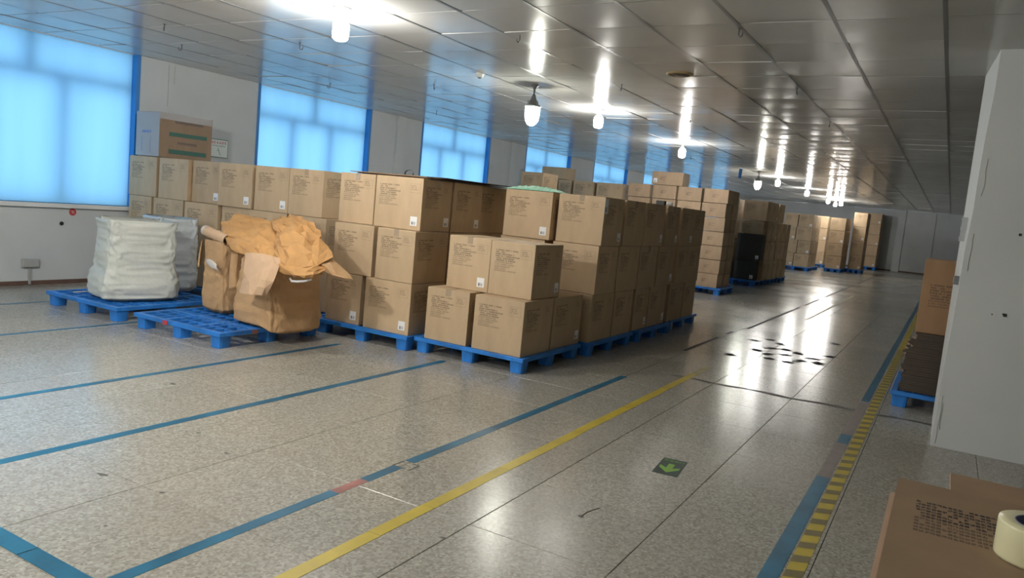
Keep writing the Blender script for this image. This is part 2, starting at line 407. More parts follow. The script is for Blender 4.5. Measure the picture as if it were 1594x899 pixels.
tag(B(XL, XL + .012, YF, YB, 0, .045).build('baseboard_left', M['trim_brown']), kind='structure')
tag(B(XL + .02, -.02, YB - .015, YB, 0, .05).build('baseboard_back', M['trim_brown']), kind='structure')
# stain and crack lines on the near pier (relief and dirt on the plaster itself)
for (y, dz, wd) in ((6.02, .50, .006), (6.1, .22, .005)):
    B(0, .002, -wd / 2, wd / 2, -dz, 0).build('plaster_stain', M['plaster_crack'], wall_left, (XL, y, Z - .03))

for n, (a, b_) in enumerate(WINS):
    root = empty('window_%d' % (n + 1), (XL, a, SILL)); tag(root, kind='structure')
    W_ = b_ - a; Hh = Z - SILL
    fr = MB(); fr.box(-.10, .004, 0, .045, 0, Hh); fr.box(-.10, .004, W_ - .05, W_, 0, Hh)
    fr.build('window_frame', M['frame_blue'], root)
    B(-.095, -.085, .04, W_ - .045, .0005, Hh).build('blind', M['blind'], root)
    mu = MB(); mu.box(-.22, -.17, .03, W_ - .03, 1.34, 1.42)
    mu.build('transom', M['mullion'], root)
    for y in (W_ - .83, W_ - 1.62): B(-.215, -.17, y - .035, y + .035, .03, 1.34).build('mullion', M['mullion'], root)
    B(-.215, -.17, W_ - 1.23, W_ - 1.15, 1.42, Hh).build('mullion', M['mullion'], root)
    B(-.215, -.17, 0, .05, 0, Hh).build('mullion', M['mullion'], root); B(-.215, -.17, W_ - .05, W_, 0, Hh).build('mullion', M['mullion'], root)
    B(-.20, -.195, .03, W_ - .03, .03, Hh - .01).build('pane', M['glass'], root)
    B(-.22, .05, -.03, W_ + .03, -.045, 0.0).build('window_sill', M['sill_white'], root)

# pillar at the right: slightly battered corner, side face a little out of true
mb = MB()
bx = [(.062, 5.83), (.605, 5.84), (.605, 6.9), (.057, 6.9)]; tx = [(.108, 6.0), (.66, 6.0), (.66, 6.9), (.048, 6.9)]
segs = 10; rows = []
for k in range(segs + 1):
    t = k / segs; r = []
    for (p, q) in zip(bx, tx):
        j = .004 * math.sin(k * 2.3) if p is bx[0] else 0
        r.append((p[0] + (q[0] - p[0]) * t + j, p[1] + (q[1] - p[1]) * t, Z * t))
    rows.append(r)
for r in rows: mb.v += r
for k in range(segs):
    for i in range(4): j = (i + 1) % 4; mb.face((k * 4 + i, k * 4 + j, k * 4 + 4 + j, k * 4 + 4 + i))
pillar = mb.build('pillar', M['pillar_paint']); tag(pillar, 'white plastered square pillar at the right edge of the floor', 'pillar')
def pil(name, mt, x, y, z, w_, h_, d=.006):
    return B(x - w_ / 2, x + w_ / 2, y - d, y + .01, z - h_ / 2, z + h_ / 2).build(name, mt, pillar)
fy_ = lambda z: 5.83 + .17 * z / Z
for (x, z, s) in ((.376, 1.469, .017), (.364, .94, .02), (.355, .945, .012), (.293, .935, .008)):
    o = pil('bolt_hole', M['black'], x, fy_(z), z, s, s, .001)
for (z0, z1, x0) in ((.35, .02, .09), (1.7, 1.95, .13), (1.2, 1.45, .115), (.12, .3, .1)):
    mb = MB(); p = []
    for k in range(7):
        t = k / 6; z = z0 + (z1 - z0) * t; p.append((x0 + random.uniform(-.006, .006), fy_(z) - .0005, z))
    mb.tube(p, .0022, 5); mb.build('plaster_crack', M['plaster_crack'], pillar)
# metal plate and dark socket on the side of the pillar
pl = empty('switch_plate', (.053, 6.35, 1.48)); tag(pl, 'steel switch plate with two dark buttons on the pillar side face', 'switch')
B(-.012, .03, -.05, .05, -.085, .085).build('plate', M['steel'], pl)
for z in (.04, -.03): B(-.017, -.01, -.03, .03, z - .022, z + .022).build('switch_button', M['dark_metal'], pl)
pl = empty('wall_box', (.06, 6.05, 1.125)); tag(pl, 'small dark junction box low on the pillar corner', 'junction box')
B(-.012, .03, -.04, .04, -.03, .03).build('housing', M['dark_metal'], pl); B(-.016, -.010, -.03, .0, -.02, .02).build('cover', M['steel'], pl)

# ------------------------------------------------------------------ lamps
def canopy(root, r=.07):
    mb = MB(); mb.lathe([(r, 0), (r, -.012), (r * .45, -.03), (.02, -.04)][::-1], 20); mb.build('canopy', M['lamp_grey'], root)
def bulb_lamp(x, y, drop, label, group, bm_='bulb'):
    root = empty('ceiling_lamp', (x, y, Z - .001)); tag(root, label, 'lamp', group)
    canopy(root, .075)
    mb = MB(); mb.lathe([(.022, -drop), (.024, -drop + .03), (.017, -drop + .05), (.015, -.03)], 14); mb.build('lamp_holder', M['lamp_grey'], root)
    mb = MB(); z0 = -drop
    mb.lathe([(.012, z0 - .165), (.038, z0 - .16), (.055, z0 - .145), (.060, z0 - .11), (.060, z0 - .05), (.050, z0 - .02), (.026, z0)], 18); mb.build('bulb', M[bm_], root)
def cage_lamp(x, y, drop, label, group):
    root = empty('caged_lamp', (x, y, Z - .001)); tag(root, label, 'lamp', group)
    canopy(root, .04)
    mb = MB(); mb.lathe([(.011, -drop), (.011, -.02)], 10); mb.build('stem', M['lamp_grey'], root)
    mb = MB(); z0 = -drop
    mb.lathe([(.088, z0 - .105), (.088, z0 - .09), (.062, z0 - .08), (.052, z0 - .045), (.034, z0 - .03), (.026, z0), (.013, z0 + .03)], 18); mb.build('housing', M['lamp_grey'], root)
    B(-.07, -.05, -.01, .01, z0 - .07, z0 - .035).build('cable_gland', M['lamp_grey'], root)
    zt = z0 - .105
    mb = MB(); mb.lathe([(.001, zt - .195), (.035, zt - .185), (.058, zt - .15), (.068, zt - .09), (.070, zt)], 20, cap=False); mb.build('lamp_glass', M['lamp_glass'], root)
    mb = MB(); mb.lathe([(.012, zt - .15), (.030, zt - .14), (.034, zt - .1), (.034, zt - .03), (.015, zt)], 12); mb.build('bulb', M['bulb_tube'], root)
    cg = MB()
    for k in range(6):
        a = PI * 2 * k / 6 + .3
        cg.tube([(r * math.cos(a), r * math.sin(a), z) for r, z in ((.084, zt), (.083, zt - .09), (.072, zt - .15), (.045, zt - .195), (.01, zt - .21))], .0035, 5)
    cg.tube([(.084 * math.cos(a * PI / 10), .084 * math.sin(a * PI / 10), zt - .08) for a in range(20)], .0035, 5, close=True)
    cg.tube([(.088 * math.cos(a * PI / 10), .088 * math.sin(a * PI / 10), zt) for a in range(20)], .005, 5, close=True)
    cg.build('cage', M['cage_white'], root)
LG = 'lamps in a row along the left half of the ceiling'
bulb_lamp(-4.1, 4.30, .075, 'round white ceiling bulb nearest the camera, above the front cartons', LG)
cage_lamp(-4.16, 7.40, .13, 'caged glass lamp on a stem, nearer of the two caged lamps', LG)
bulb_lamp(-4.14, 9.12, .075, 'white ceiling bulb just beyond the nearer caged lamp', LG)
bulb_lamp(-4.16, 12.71, .10, 'white ceiling bulb third in the row of plain bulbs', LG)
cage_lamp(-4.18, 18.7, .12, 'small far caged lamp on a stem above the dark cartons', LG)
for (x, y, t) in ((-4.0, 20.1, 'white ceiling bulb just right of the far caged lamp'), (-4.0, 24.6, 'white ceiling bulb midway between far caged lamp and end wall'),
                  (-4.0, 29.2, 'distant white ceiling bulb, third from the end wall'), (-4.1, 31.9, 'distant white ceiling bulb, lowest in view near the end wall'), (-3.74, 30.6, 'distant white ceiling bulb, rightmost of the far row')):
    bulb_lamp(x, y, .075, t, LG)
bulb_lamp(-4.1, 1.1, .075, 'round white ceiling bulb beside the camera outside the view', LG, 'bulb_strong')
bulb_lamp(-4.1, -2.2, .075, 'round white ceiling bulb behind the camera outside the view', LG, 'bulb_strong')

# ceiling fittings
hk = MB(); hk.tube([(0, 0, 0), (0, 0, -.05), (.012, 0, -.062), (.028, 0, -.055), (.030, 0, -.035)], .0045, 6); hk.box(-.012, .012, -.012, .012, -.004, 0)
hkm = hk.mesh('ceiling_hook', M['hook_grey'])
HP = [(-1.42, 5.23, 'iron hook in the bare right part of the ceiling, nearest the camera'), (-3.115, 5.23, 'iron hook in the ceiling between first bulb and round vent'), (-3.115, 7.34, 'iron hook right of the nearer caged lamp'),
      (-7.15, 5.2, 'iron ceiling hook nearest the big left window'), (-6.39, 4.46, 'iron ceiling hook left of the first bulb'), (-5.53, 5.27, 'iron ceiling hook just below left of the first bulb'),
      (-7.16, 7.38, 'iron ceiling hook above the second window'), (-5.53, 7.41, 'iron ceiling hook in front of the second window, further out'), (-7.14, 9.69, 'iron ceiling hook between second and third windows'),
      (-1.43, 7.49, 'iron ceiling hook beyond the round vent on the right'), (-3.115, 9.7, 'iron ceiling hook beyond the second bulb on its right'), (-1.43, 9.7, 'small far iron hook in the right part of the ceiling'),
      (-4.85, 15.4, 'small far iron hook beyond the third bulb')]
for x, y, t in HP:
    o = bpy.data.objects.new('ceiling_hook', hkm); o.location = (x, y, Z - .0005); o.rotation_euler = (0, 0, random.uniform(0, 6)); lk(o); tag(o, t, 'hook', 'hooks in the ceiling')
rt = empty('smoke_detector', (-4.46, 6.75, Z - .0005)); tag(rt, 'small white round smoke detector on the ceiling', 'smoke detector')
mb = MB(); mb.lathe([(.02, -.045), (.035, -.04), (.038, -.02), (.05, -.012), (.05, 0)], 18); mb.build('housing', M['white_plastic'], rt)
mb = MB(); mb.lathe([(.014, -.052), (.02, -.045)], 12); mb.build('sensor', M['dark_metal'], rt)
rt = empty('ceiling_vent', (-2.33, 6.79, Z - .0005)); tag(rt, 'round tan vent set in the grey ceiling tiles', 'vent')
mb = MB(); mb.lathe([(.09, -.012), (.10, -.016), (.118, -.012), (.125, 0)], 28, cap=False); mb.build('vent_ring', M['vent_tan'], rt)
mb = MB(); mb.lathe([(.001, -.02), (.06, -.018), (.095, -.008)], 28, cap=False); mb.build('vent_grille', M['vent_dark'], rt)
rt = empty('hanging_tag', (-4.25, 17.2, Z - .0005)); tag(rt, 'small blue tag hanging from the far ceiling', 'tag')
B(-.035, .035, -.004, .004, -.27, -.07).build('tag_plate', M['frame_blue'], rt); B(-.003, .003, -.003, .003, -.07, 0).build('cord', M['hook_grey'], rt)

# ------------------------------------------------------------------ things on the left wall
def glyph(mb, x0, z0, w_, h_, M_=None, rnd=random):
    """one unreadable character made of strokes, in the plane y=0"""
    for k in range(3): z = z0 + h_ * (.15 + .33 * k) ; a = rnd.uniform(0, .3); mb.box(x0 + w_ * a, x0 + w_ * rnd.uniform(.75, 1), -.0004, 0, z, z + h_ * .11)
    for k in range(2): x = x0 + w_ * rnd.uniform(.1, .8); mb.box(x, x + w_ * .13, -.0004, 0, z0 + h_ * rnd.uniform(0, .2), z0 + h_ * rnd.uniform(.7, 1))
rt = empty('wall_sign', (XL + .002, 6.79, 1.71), PI / 2); tag(rt, 'small white notice with red heading on the wall beside the second window', 'sign')
B(-.15, .15, -.006, 0, -.12, .12).build('sign_border', M['sign_edge'], rt); B(-.141, .141, -.009, -.006, -.111, .111).build('sign_face', M['sign_white'], rt)
mb = MB()
for k in range(6): glyph(mb, -.12 + k * .041, .055, .033, .04)
o = mb.build('sign_heading', M['sign_red'], rt); o.location = (0, -.0092, 0)
mb = MB()
for k in range(8): glyph(mb, -.10 + k * .026, .022, .02, .022)
mb.tube([(-.01, -.0005, .01), (.0, -.0005, -.03), (.02, -.0005, -.07), (.035, -.0005, -.085)], .003, 4); mb.tube([(-.03, -.0005, -.02), (.005, -.0005, -.035)], .002, 4)
o = mb.build('sign_text', M['sign_edge'], rt); o.location = (0, -.0092, 0)
rt = empty('wall_sticker', (XL + .001, 4.90, .80), PI / 2); tag(rt, 'round red sticker with pale mark on the wall under the big window', 'sticker')
Rx = Matrix.Rotation(PI / 2, 4, 'X')
mb = MB(); mb.lathe([(.04, 0), (.04, .002)], 24, M=Rx); mb.build('disc', M['red_sticker'], rt)
mb = MB(); mb.box(-.018, .014, -.0028, -.002, .004, .012); mb.box(-.004, .018, -.0028, -.002, -.014, -.006); mb.box(-.006, .002, -.0028, -.002, -.008, .008); mb.build('mark', M['bag_edge'], rt)
rt = empty('wall_plug', (XL + .001, 4.78, .67), PI / 2); tag(rt, 'black round plug in the wall below the red sticker', 'plug')
mb = MB(); mb.lathe([(.022, 0), (.022, .008), (.014, .018)], 14, M=Rx); mb.build('cap', M['black'], rt)
rt = empty('power_outlet', (XL + .001, 4.45, .24), PI / 2); tag(rt, 'grey double power outlet with conduit low on the left wall', 'power outlet')
B(-.085, .085, -.045, 0, -.045, .045).build('outlet_box', M['grey_plastic'], rt, bevel=.004)
for x in (-.042, .042):
    B(x - .035, x + .035, -.05, -.045, -.035, .035).build('socket', M['grey_plastic'], rt)
B(-.012, .012, -.02, 0, -.23, -.045).build('conduit', M['grey_plastic'], rt)

# ------------------------------------------------------------------ floor marks
def strip(name, x0, x1, y0, y1, mtl, label, cat='floor tape', group='tape lines on the floor', t=.0009):
    o = B(x0, x1, y0, y1, 0.0003, t).build(name, mtl); return tag(o, label, cat, group)
# blue line 1 in worn pieces
rt = empty('floor_tape', (-2.235, 0, 0)); tag(rt, 'blue tape line running beside the yellow line, with a red patch', 'floor tape', 'tape lines on the floor')
B(-.029, .029, 1.40, 2.50, .0003, .0012).build('tape_strip', M['tape_blue'], rt); B(-.029, .029, 2.70, 2.95, .0003, .0009).build('tape_strip', M['tape_blue'], rt); B(-.029, .029, 3.05, 6.0, .0003, .0012).build('tape_strip', M['tape_blue'], rt)
B(-.027, .027, 2.50, 2.70, .0003, .0007).build('worn_red_patch', M['worn_red'], rt)
for q in ((-.035, .03, 2.945, 2.955), (-.035, -.026, 2.955, 3.04), (.065, .075, 2.95, 3.04), (.03, .07, 3.03, 3.04)): B(q[0], q[1], q[2], q[3], .0003, .0008).build('peeled_edge', M['scuff'], rt)
strip('floor_tape', -3.555, -3.495, .6, 5.18, M['tape_blue'], 'blue tape line second from the yellow line, ending at the near pallet')
strip('floor_tape', -4.52, -4.465, .6, 4.95, M['tape_blue'], 'blue tape line third from the yellow line, ending under the brown bag')
strip('floor_tape', -6.16, -6.115, 2.2, 4.6, M['tape_blue'], 'blue tape line reaching the gap between the two left pallets')
strip('floor_tape', -7.45, -7.41, 2.9, 4.1, M['tape_blue'], 'faint blue tape line closest to the window wall')
rt = empty('floor_tape', (0, 1.39, 0)); tag(rt, 'short blue tape crossing the near left corner of the picture', 'floor tape', 'tape lines on the floor')
B(-2.62, -2.27, -.036, .036, .0014, .0022).build('tape_strip', M['tape_blue'], rt); B(-4.2, -2.625, -.036, .036, .0014, .0024).build('tape_strip', M['tape_blue'], rt)
# yellow line
rt = empty('floor_tape', (-1.828, 0, 0)); tag(rt, 'long plain yellow tape line along the middle of the floor', 'floor tape', 'tape lines on the floor')
y = .9
while y < 7.1:
    l = random.uniform(.35, .8); l = min(l, 7.1 - y)
    B(-.032, .032, y, y + l - .003, .0003, .0013).build('tape_strip', M['tape_yellow'] if y < 6.3 else M['tape_yellow_worn'], rt, (random.uniform(-.002, .002), 0, 0)); y += l
strip('floor_tape', -1.80, -1.755, 12.5, 19.0, M['tape_yellow_worn'], 'pale worn tape line far down the middle of the floor', t=.0007)
# right blue + hazard
rt = empty('floor_tape', (-.442, 0, 0)); tag(rt, 'wide blue tape line left of the striped yellow line', 'floor tape', 'tape lines on the floor')
B(-.036, .036, 2.2, 4.52, .0003, .0013).build('tape_strip', M['tape_blue'], rt); B(-.034, .034, 4.52, 5.36, .0003, .0007).build('worn_brown_patch', M['worn_brown'], rt); B(-.034, .034, 5.36, 5.62, .0003, .0013).build('tape_strip', M['tape_blue'], rt)
B(-.034, .034, 5.62, 6.9, .0003, .0007).build('worn_brown_patch', M['worn_brown'], rt); B(-.030, .030, 6.9, 26, .0003, .0012).build('tape_strip', M['tape_blue'], rt)
hz = empty('hazard_tape', (-.362, 0, 0)); tag(hz, 'yellow and dark striped hazard tape along the right side floor', 'floor tape', 'tape lines on the floor')
yb = B(-.034, .034, 2.2, 17, .0003, .0010).build('yellow_strip', M['tape_yellow'], hz)
mb = MB(); mb.quad((-.034, 0, .0014), (.034, .03, .0014), (.034, .105, .0014), (-.034, .075, .0014)); sm_ = mb.mesh('dark_stripe', M['tape_dark']); y = 2.25
while y < 10.5:
    o = bpy.data.objects.new('dark_stripe', sm_); o.location = (0, y, 0); lk(o, hz); y += .165
# dark floor joint strip and crack
rt = empty('floor_joint', (-2.235, 0, 0)); tag(rt, 'broken dark joint strip running down the floor beside the stacks', 'floor joint')
for (a, b_) in ((7.75, 9.1), (9.5, 9.8), (10.3, 14.3), (14.9, 16.8), (17.3, 23), (24, 31)): B(-.02, .02, a, b_, .0003, .001).build('joint_strip', M['joint_dark'], rt, (.045 if a > 10 else -.03, 0, 0))
mb = MB(); pts = [(-1.98 + .12 * k, 6.43 + .02 * math.sin(k * 1.3) + .004 * k, .0004) for k in range(22)]
for a, b_ in zip(pts, pts[1:]):
    wd = random.uniform(.016, .040); mb.quad((a[0], a[1] - wd, .0006), (b_[0], b_[1] - wd, .0006), (b_[0], b_[1] + wd, .0006), (a[0], a[1] + wd, .0006))
tag(mb.build('floor_crack', M['scuff']), 'dark crack crossing the floor aisle past the end of the yellow line', 'crack')
# scuffs as parts of the floor
def blot(x, y, r, sx=1.0, rot=0.0, n=9, z=.0007):
    mb = MB(); b0 = len(mb.v)
    for k in range(n):
        a = 2 * PI * k / n; q = r * random.uniform(.55, 1.1); X = q * math.cos(a) * sx; Y = q * math.sin(a)
        mb.v.append((x + X * math.cos(rot) - Y * math.sin(rot), y + X * math.sin(rot) + Y * math.cos(rot), z))
    mb.face(tuple(range(b0, b0 + n))); return mb.build('floor_scuff', M['scuff'], floor)
for a in ((-1.262, 3.045, .016), (-2.62, 1.67, .010), (-1.45, 3.1, .006), (-2.75, 2.0, .012, 1.6, .4), (-1.6, 2.45, .009, 2.2, .3), (-.95, 2.2, .008), (-3.3, 2.6, .008, 2.5), (-3.1, 1.95, .014, 3, .2),
          (-2.95, 2.5, .012, 2.4), (-2.6, 3.5, .01), (-3.9, 3.9, .02), (-4.2, 3.1, .018, 1.6), (-4.6, 3.6, .016), (-1.9, 2.9, .007), (-2.05, 2.75, .006), (-.2, 3.9, .01), (.0, 4.5, .012), (-.6, 4.9, .01)): blot(*a)
mb = MB(); mb.tube([(-1.262, 3.045, 0), (-1.262, 3.10, 0), (-1.25, 3.15, 0), (-1.235, 3.19, 0)], .003, 4); mb.build('floor_scuff', M['scuff'], floor)
for (x, y) in ((-1.72, 8.65), (-1.62, 8.95), (-1.55, 8.5), (-1.45, 9.0), (-1.38, 8.6), (-1.3, 8.9), (-1.2, 8.4), (-1.12, 8.75), (-1.05, 8.45), (-1.9, 9.3), (-1.75, 9.6), (-1.6, 9.4), (-1.0, 9.1), (-1.28, 8.2), (-1.5, 8.2), (-1.1, 10.2), (-1.85, 8.0)):
    mb = MB()
    for k in range(3): a = random.uniform(0, PI); mb.box(-.045, .045, -.045, .045, .0004, .0008, Matrix.Translation((x + random.uniform(-.04, .04), y + random.uniform(-.06, .06), 0)) @ Matrix.Rotation(a, 4, 'Z'))
    mb.build('paint_residue', M['scuff'], floor)
# emergency floor sign with arrow and the four characters for exit
rt = empty('floor_sign', (-1.170, 4.013, .0), 0.10); tag(rt, 'dark green exit sign with lime arrow stuck on the floor', 'sign')
B(-.068, .068, -.145, .145, .0003, .0014).build('sign_plate', M['sign_green'], rt)
mb = MB(); v = [(-.017, .05), (.017, .05), (.017, -.03), (.055, .005), (.055, -.035), (0, -.11), (-.055, -.035), (-.055, .005), (-.017, -.03)]
z = .0018
mb.v += [(p[0], p[1], z) for p in v]; mb.face((0, 8, 2, 1)); mb.face((8, 7, 6, 5)); mb.face((2, 8, 5)); mb.face((2, 5, 4, 3)); mb.build('arrow', M['sign_lime'], rt, recalc=True)
td = bpy.data.curves.new('exit_text', 'FONT'); td.body = '安全出口'; td.size = .030; td.align_x = 'CENTER'; td.extrude = .0002; td.materials.append(M['sign_lime'])
tmp = bpy.data.objects.new('exit_text_curve', td); col.objects.link(tmp); bpy.context.view_layer.update()
tme = bpy.data.meshes.new_from_object(tmp.evaluated_get(bpy.context.evaluated_depsgraph_get())); bpy.data.objects.remove(tmp)
to = bpy.data.objects.new('exit_text', tme); to.location = (0, .095, .0017); lk(to, rt)

# ------------------------------------------------------------------ pallets
PH = .13
def pallet_mesh(w_, d_):
    fr = MB(); t0, t1 = PH - .034, PH
    for (a, b_, c_, e) in ((-w_ / 2, w_ / 2, -d_ / 2, -d_ / 2 + .05), (-w_ / 2, w_ / 2, d_ / 2 - .05, d_ / 2), (-w_ / 2, -w_ / 2 + .05, -d_ / 2 + .05, d_ / 2 - .05), (w_ / 2 - .05, w_ / 2, -d_ / 2 + .05, d_ / 2 - .05)): fr.box(a, b_, c_, e, t0, t1)
    for x in (-w_ / 6, w_ / 6): fr.box(x - .022, x + .022, -d_ / 2 + .05, d_ / 2 - .05, t0 + .008, t1 - .001)
    for y in (-d_ / 6, d_ / 6): fr.box(-w_ / 2 + .05, w_ / 2 - .05, y - .022, y + .022, t0 + .008, t1 - .0015)
    la = MB()
    nx = 9; step = (w_ - .1) / nx
    for i in range(1, nx): x = -w_ / 2 + .05 + i * step; la.box(x - .0075, x + .0075, -d_ / 2 + .05, d_ / 2 - .05, t0 + .012, t1 - .003)
    ny = 8; step = (d_ - .1) / ny
    for i in range(1, ny): y = -d_ / 2 + .05 + i * step; la.box(-w_ / 2 + .05, w_ / 2 - .05, y - .008, y + .008, t0 + .012, t1 - .0025)
    lg = MB()
    def ring(s, z, r=.025):
        pts = []
        for (cx, cy, a0) in ((s - r, s - r, 0), (-s + r, s - r, PI / 2), (-s + r, -s + r, PI), (s - r, -s + r, 1.5 * PI)):
            for k in range(3): a = a0 + k * PI / 4; pts.append((cx + r * math.cos(a), cy + r * math.sin(a), z))
        return pts
    lg.v += ring(.056, 0) + ring(.063, PH - .034)
    for i in range(12): j = (i + 1) % 12; lg.face((i, j, 12 + j, 12 + i))
    lg.face(tuple(reversed(range(12))))
    return fr.mesh('deck_frame', M['pallet_blue'], bevel=.003), la.mesh('deck_lattice', M['pallet_blue']), lg.mesh('leg', M['pallet_blue'])
PM = {}
def pallet(x0, y0, label, w_=1.1, d_=1.1, group='blue plastic pallets on the floor', rz=0.0):
    key = (w_, d_)
    if key not in PM: PM[key] = pallet_mesh(w_, d_)
    fr, la, lg = PM[key]
    rt = empty('pallet', (x0 + w_ / 2, y0 + d_ / 2, .0), rz); tag(rt, label, 'pallet', group)
    lk(bpy.data.objects.new('deck_frame', fr), rt); o = lk(bpy.data.objects.new('deck_lattice', la), rt); o['kind'] = 'stuff'
    for i in (-1, 0, 1):
        for j in (-1, 0, 1):
            o = bpy.data.objects.new('leg', lg); o.location = (i * (w_ / 2 - .075), j * (d_ / 2 - .075), .0015); lk(o, rt)
    return rt

# ------------------------------------------------------------------ cartons
BH = .455
CM = {}
def body_mesh(w_, d_, h_, pr, side, pl):
    key = (round(w_, 2), round(d_, 2), round(h_, 3), pr, side, pl)
    if key in CM: return CM[key]
    mb = B(-w_ / 2, w_ / 2, -d_ / 2, d_ / 2, 0, h_); me = mb.mesh('carton', [M[pl], M[pr]])
    bm = bmesh.new(); bm.from_mesh(me); bmesh.ops.bevel(bm, geom=list(bm.edges), offset=.004, segments=2, affect='EDGES', profile=.6)
    uL = bm.loops.layers.uv.new('UVL'); uR = bm.loops.layers.uv.new('UVR')
    for f in bm.faces:
        n = f.normal
        if abs(n.y) > .8:
            s = 1 if n.y < 0 else -1
            for l in f.loops: c = l.vert.co; u = s * c.x + w_ / 2; l[uL].uv = (u, h_ - c.z); l[uR].uv = (w_ - u, h_ - c.z)
            f.material_index = 1
        elif abs(n.x) > .8 and side:
            s = 1 if n.x > 0 else -1
            for l in f.loops: c = l.vert.co; u = s * c.y + d_ / 2; l[uL].uv = (u, h_ - c.z); l[uR].uv = (d_ - u, h_ - c.z)
            f.material_index = 1
        else:
            for l in f.loops: l[uL].uv = (-1, -1); l[uR].uv = (-1, -1)
            f.material_index = 0
    bm.to_mesh(me); bm.free(); CM[key] = me; return me
FM = {}
def flap_mesh(w_, d_):
    key = ('f', round(w_, 2), round(d_, 2))
    if key not in FM: FM[key] = B(-w_ / 2 + .003, w_ / 2 - .003, 0.0015, d_ / 2 - .003, 0, .003).mesh('flap', M['kraft'])
    return FM[key]
def label_mesh():
    if 'l' not in FM:
        me = B(-.037, .037, -.0008, 0, 0, .080).mesh('shipping_label', M['label']); u = me.uv_layers.new(name='UVMap')
        for p in me.polygons:
            for li in p.loop_indices: c = me.vertices[me.loops[li].vertex_index].co; u.data[li].uv = ((c.x + .037) / .074, c.z / .080)
        FM['l'] = me
    return FM['l']
def tape_mesh(d_, h_):
    key = ('t', round(d_, 2), round(h_, 2))
    if key not in FM:
        mb = MB(); mb.box(-.026, .026, -d_ / 2 - .0012, d_ / 2 + .0012, h_ + .0032, h_ + .0038)
        mb.box(-.026, .026, -d_ / 2 - .0016, -d_ / 2 - .0006, h_ - .055, h_ + .0035)
        FM[key] = mb.mesh('packing_tape', M['tape'])
    return FM[key]
def tape_mesh_side(w_, h_):
    key = ('s', round(w_, 2), round(h_, 2))
    if key not in FM:
        mb = MB(); mb.box(-w_ / 2 - .0012, w_ / 2 + .0012, -.03, .03, h_ + .0038, h_ + .0044); mb.box(w_ / 2 + .0006, w_ / 2 + .0016, -.03, .03, h_ - .06, h_ + .004)
        FM[key] = mb.mesh('packing_tape', M['tape'])
    return FM[key]
USED = set()
def carton(x0, x1, y0, y1, z, label, group, h=BH, detail=2, lab=None, pr='print', side=True, rz=None, plain='kraft', name='carton', tape=None, label_side=None):
    """detail 2: flaps and tape; 1: body with label; 0: body"""
    assert label not in USED, label
    USED.add(label)
    w_, d_ = x1 - x0 - .006, y1 - y0 - .006
    if y0 > 11: w_ -= .012; h -= .007; x0 += random.uniform(-.01, .01); y0 += random.uniform(-.008, .008)
    if rz is None: rz = random.uniform(-.006, .006)
    o = bpy.data.objects.new(name, body_mesh(w_, d_, h - .004 if detail == 2 else h, pr, side, plain))
    o.location = ((x0 + x1) / 2, (y0 + y1) / 2, z); o.rotation_euler = (0, 0, rz); lk(o); tag(o, label, 'box', group)
    if detail == 2:
        hh = h - .004
        fm = flap_mesh(w_, d_)
        for a in (0, PI): f = bpy.data.objects.new('flap', fm); f.location = (0, 0, hh); f.rotation_euler = (0, 0, a); lk(f, o)
        if tape in ('front', 'both'): lk(bpy.data.objects.new('packing_tape', tape_mesh(d_, hh)), o)
        if tape in ('side', 'both'): lk(bpy.data.objects.new('packing_tape', tape_mesh_side(w_, hh)), o)
    if lab:
        for s in lab:
            l = bpy.data.objects.new('shipping_label', label_mesh())
            if s == 'f': l.location = (w_ / 2 - .075, -d_ / 2 - .0006, .04)
            elif s == 'F': l.location = (-w_ / 2 + .07, -d_ / 2 - .0006, .04)
            elif s == 's': l.location = (w_ / 2 + .0006, d_ / 2 - .065, .045); l.rotation_euler = (0, 0, PI / 2)
            elif s == 'c': l.location = (w_ / 2 + .0008, -d_ / 2 + .035, h - .155); l.rotation_euler = (0, 0, PI / 2); l.scale = (1.1, 1, 1.75)
            lk(l, o)
            tag(l, 'white barcode label on brown carton', None)
    return o
z1, z2, z3, z4 = PH + .001, PH + .001 + .457, PH + .001 + .914, PH + .001 + 1.371

# --- stack A: nearest, by the blue tape (front corner pallet)
pallet(-3.93, 5.27, 'blue pallet under the nearest low carton stack, foremost of all')
GA = 'cartons of the nearest low stack'
carton(-3.84, -3.40, 5.29, 5.80, z1, 'brown carton, bottom layer, front left of the nearest low stack', GA, tape='front')
carton(-3.35, -2.87, 5.29, 5.80, z1, 'brown carton, bottom front right corner of the nearest low stack', GA, lab='')
carton(-3.41, -2.87, 5.82, 6.40, z1, 'brown carton, bottom layer behind the front right carton, label on side', GA, lab='s')
carton(-3.92, -3.43, 5.82, 6.40, z1, 'brown carton, bottom layer, hidden back left of the nearest low stack', GA)
carton(-3.76, -3.33, 5.44, 5.95, z2, 'brown carton, upper left of the nearest low stack, white label', GA, lab='f', tape='front')
carton(-3.325, -2.90, 5.43, 5.95, z2, 'brown carton, upper right of the nearest low stack, label on its side', GA, lab='s')
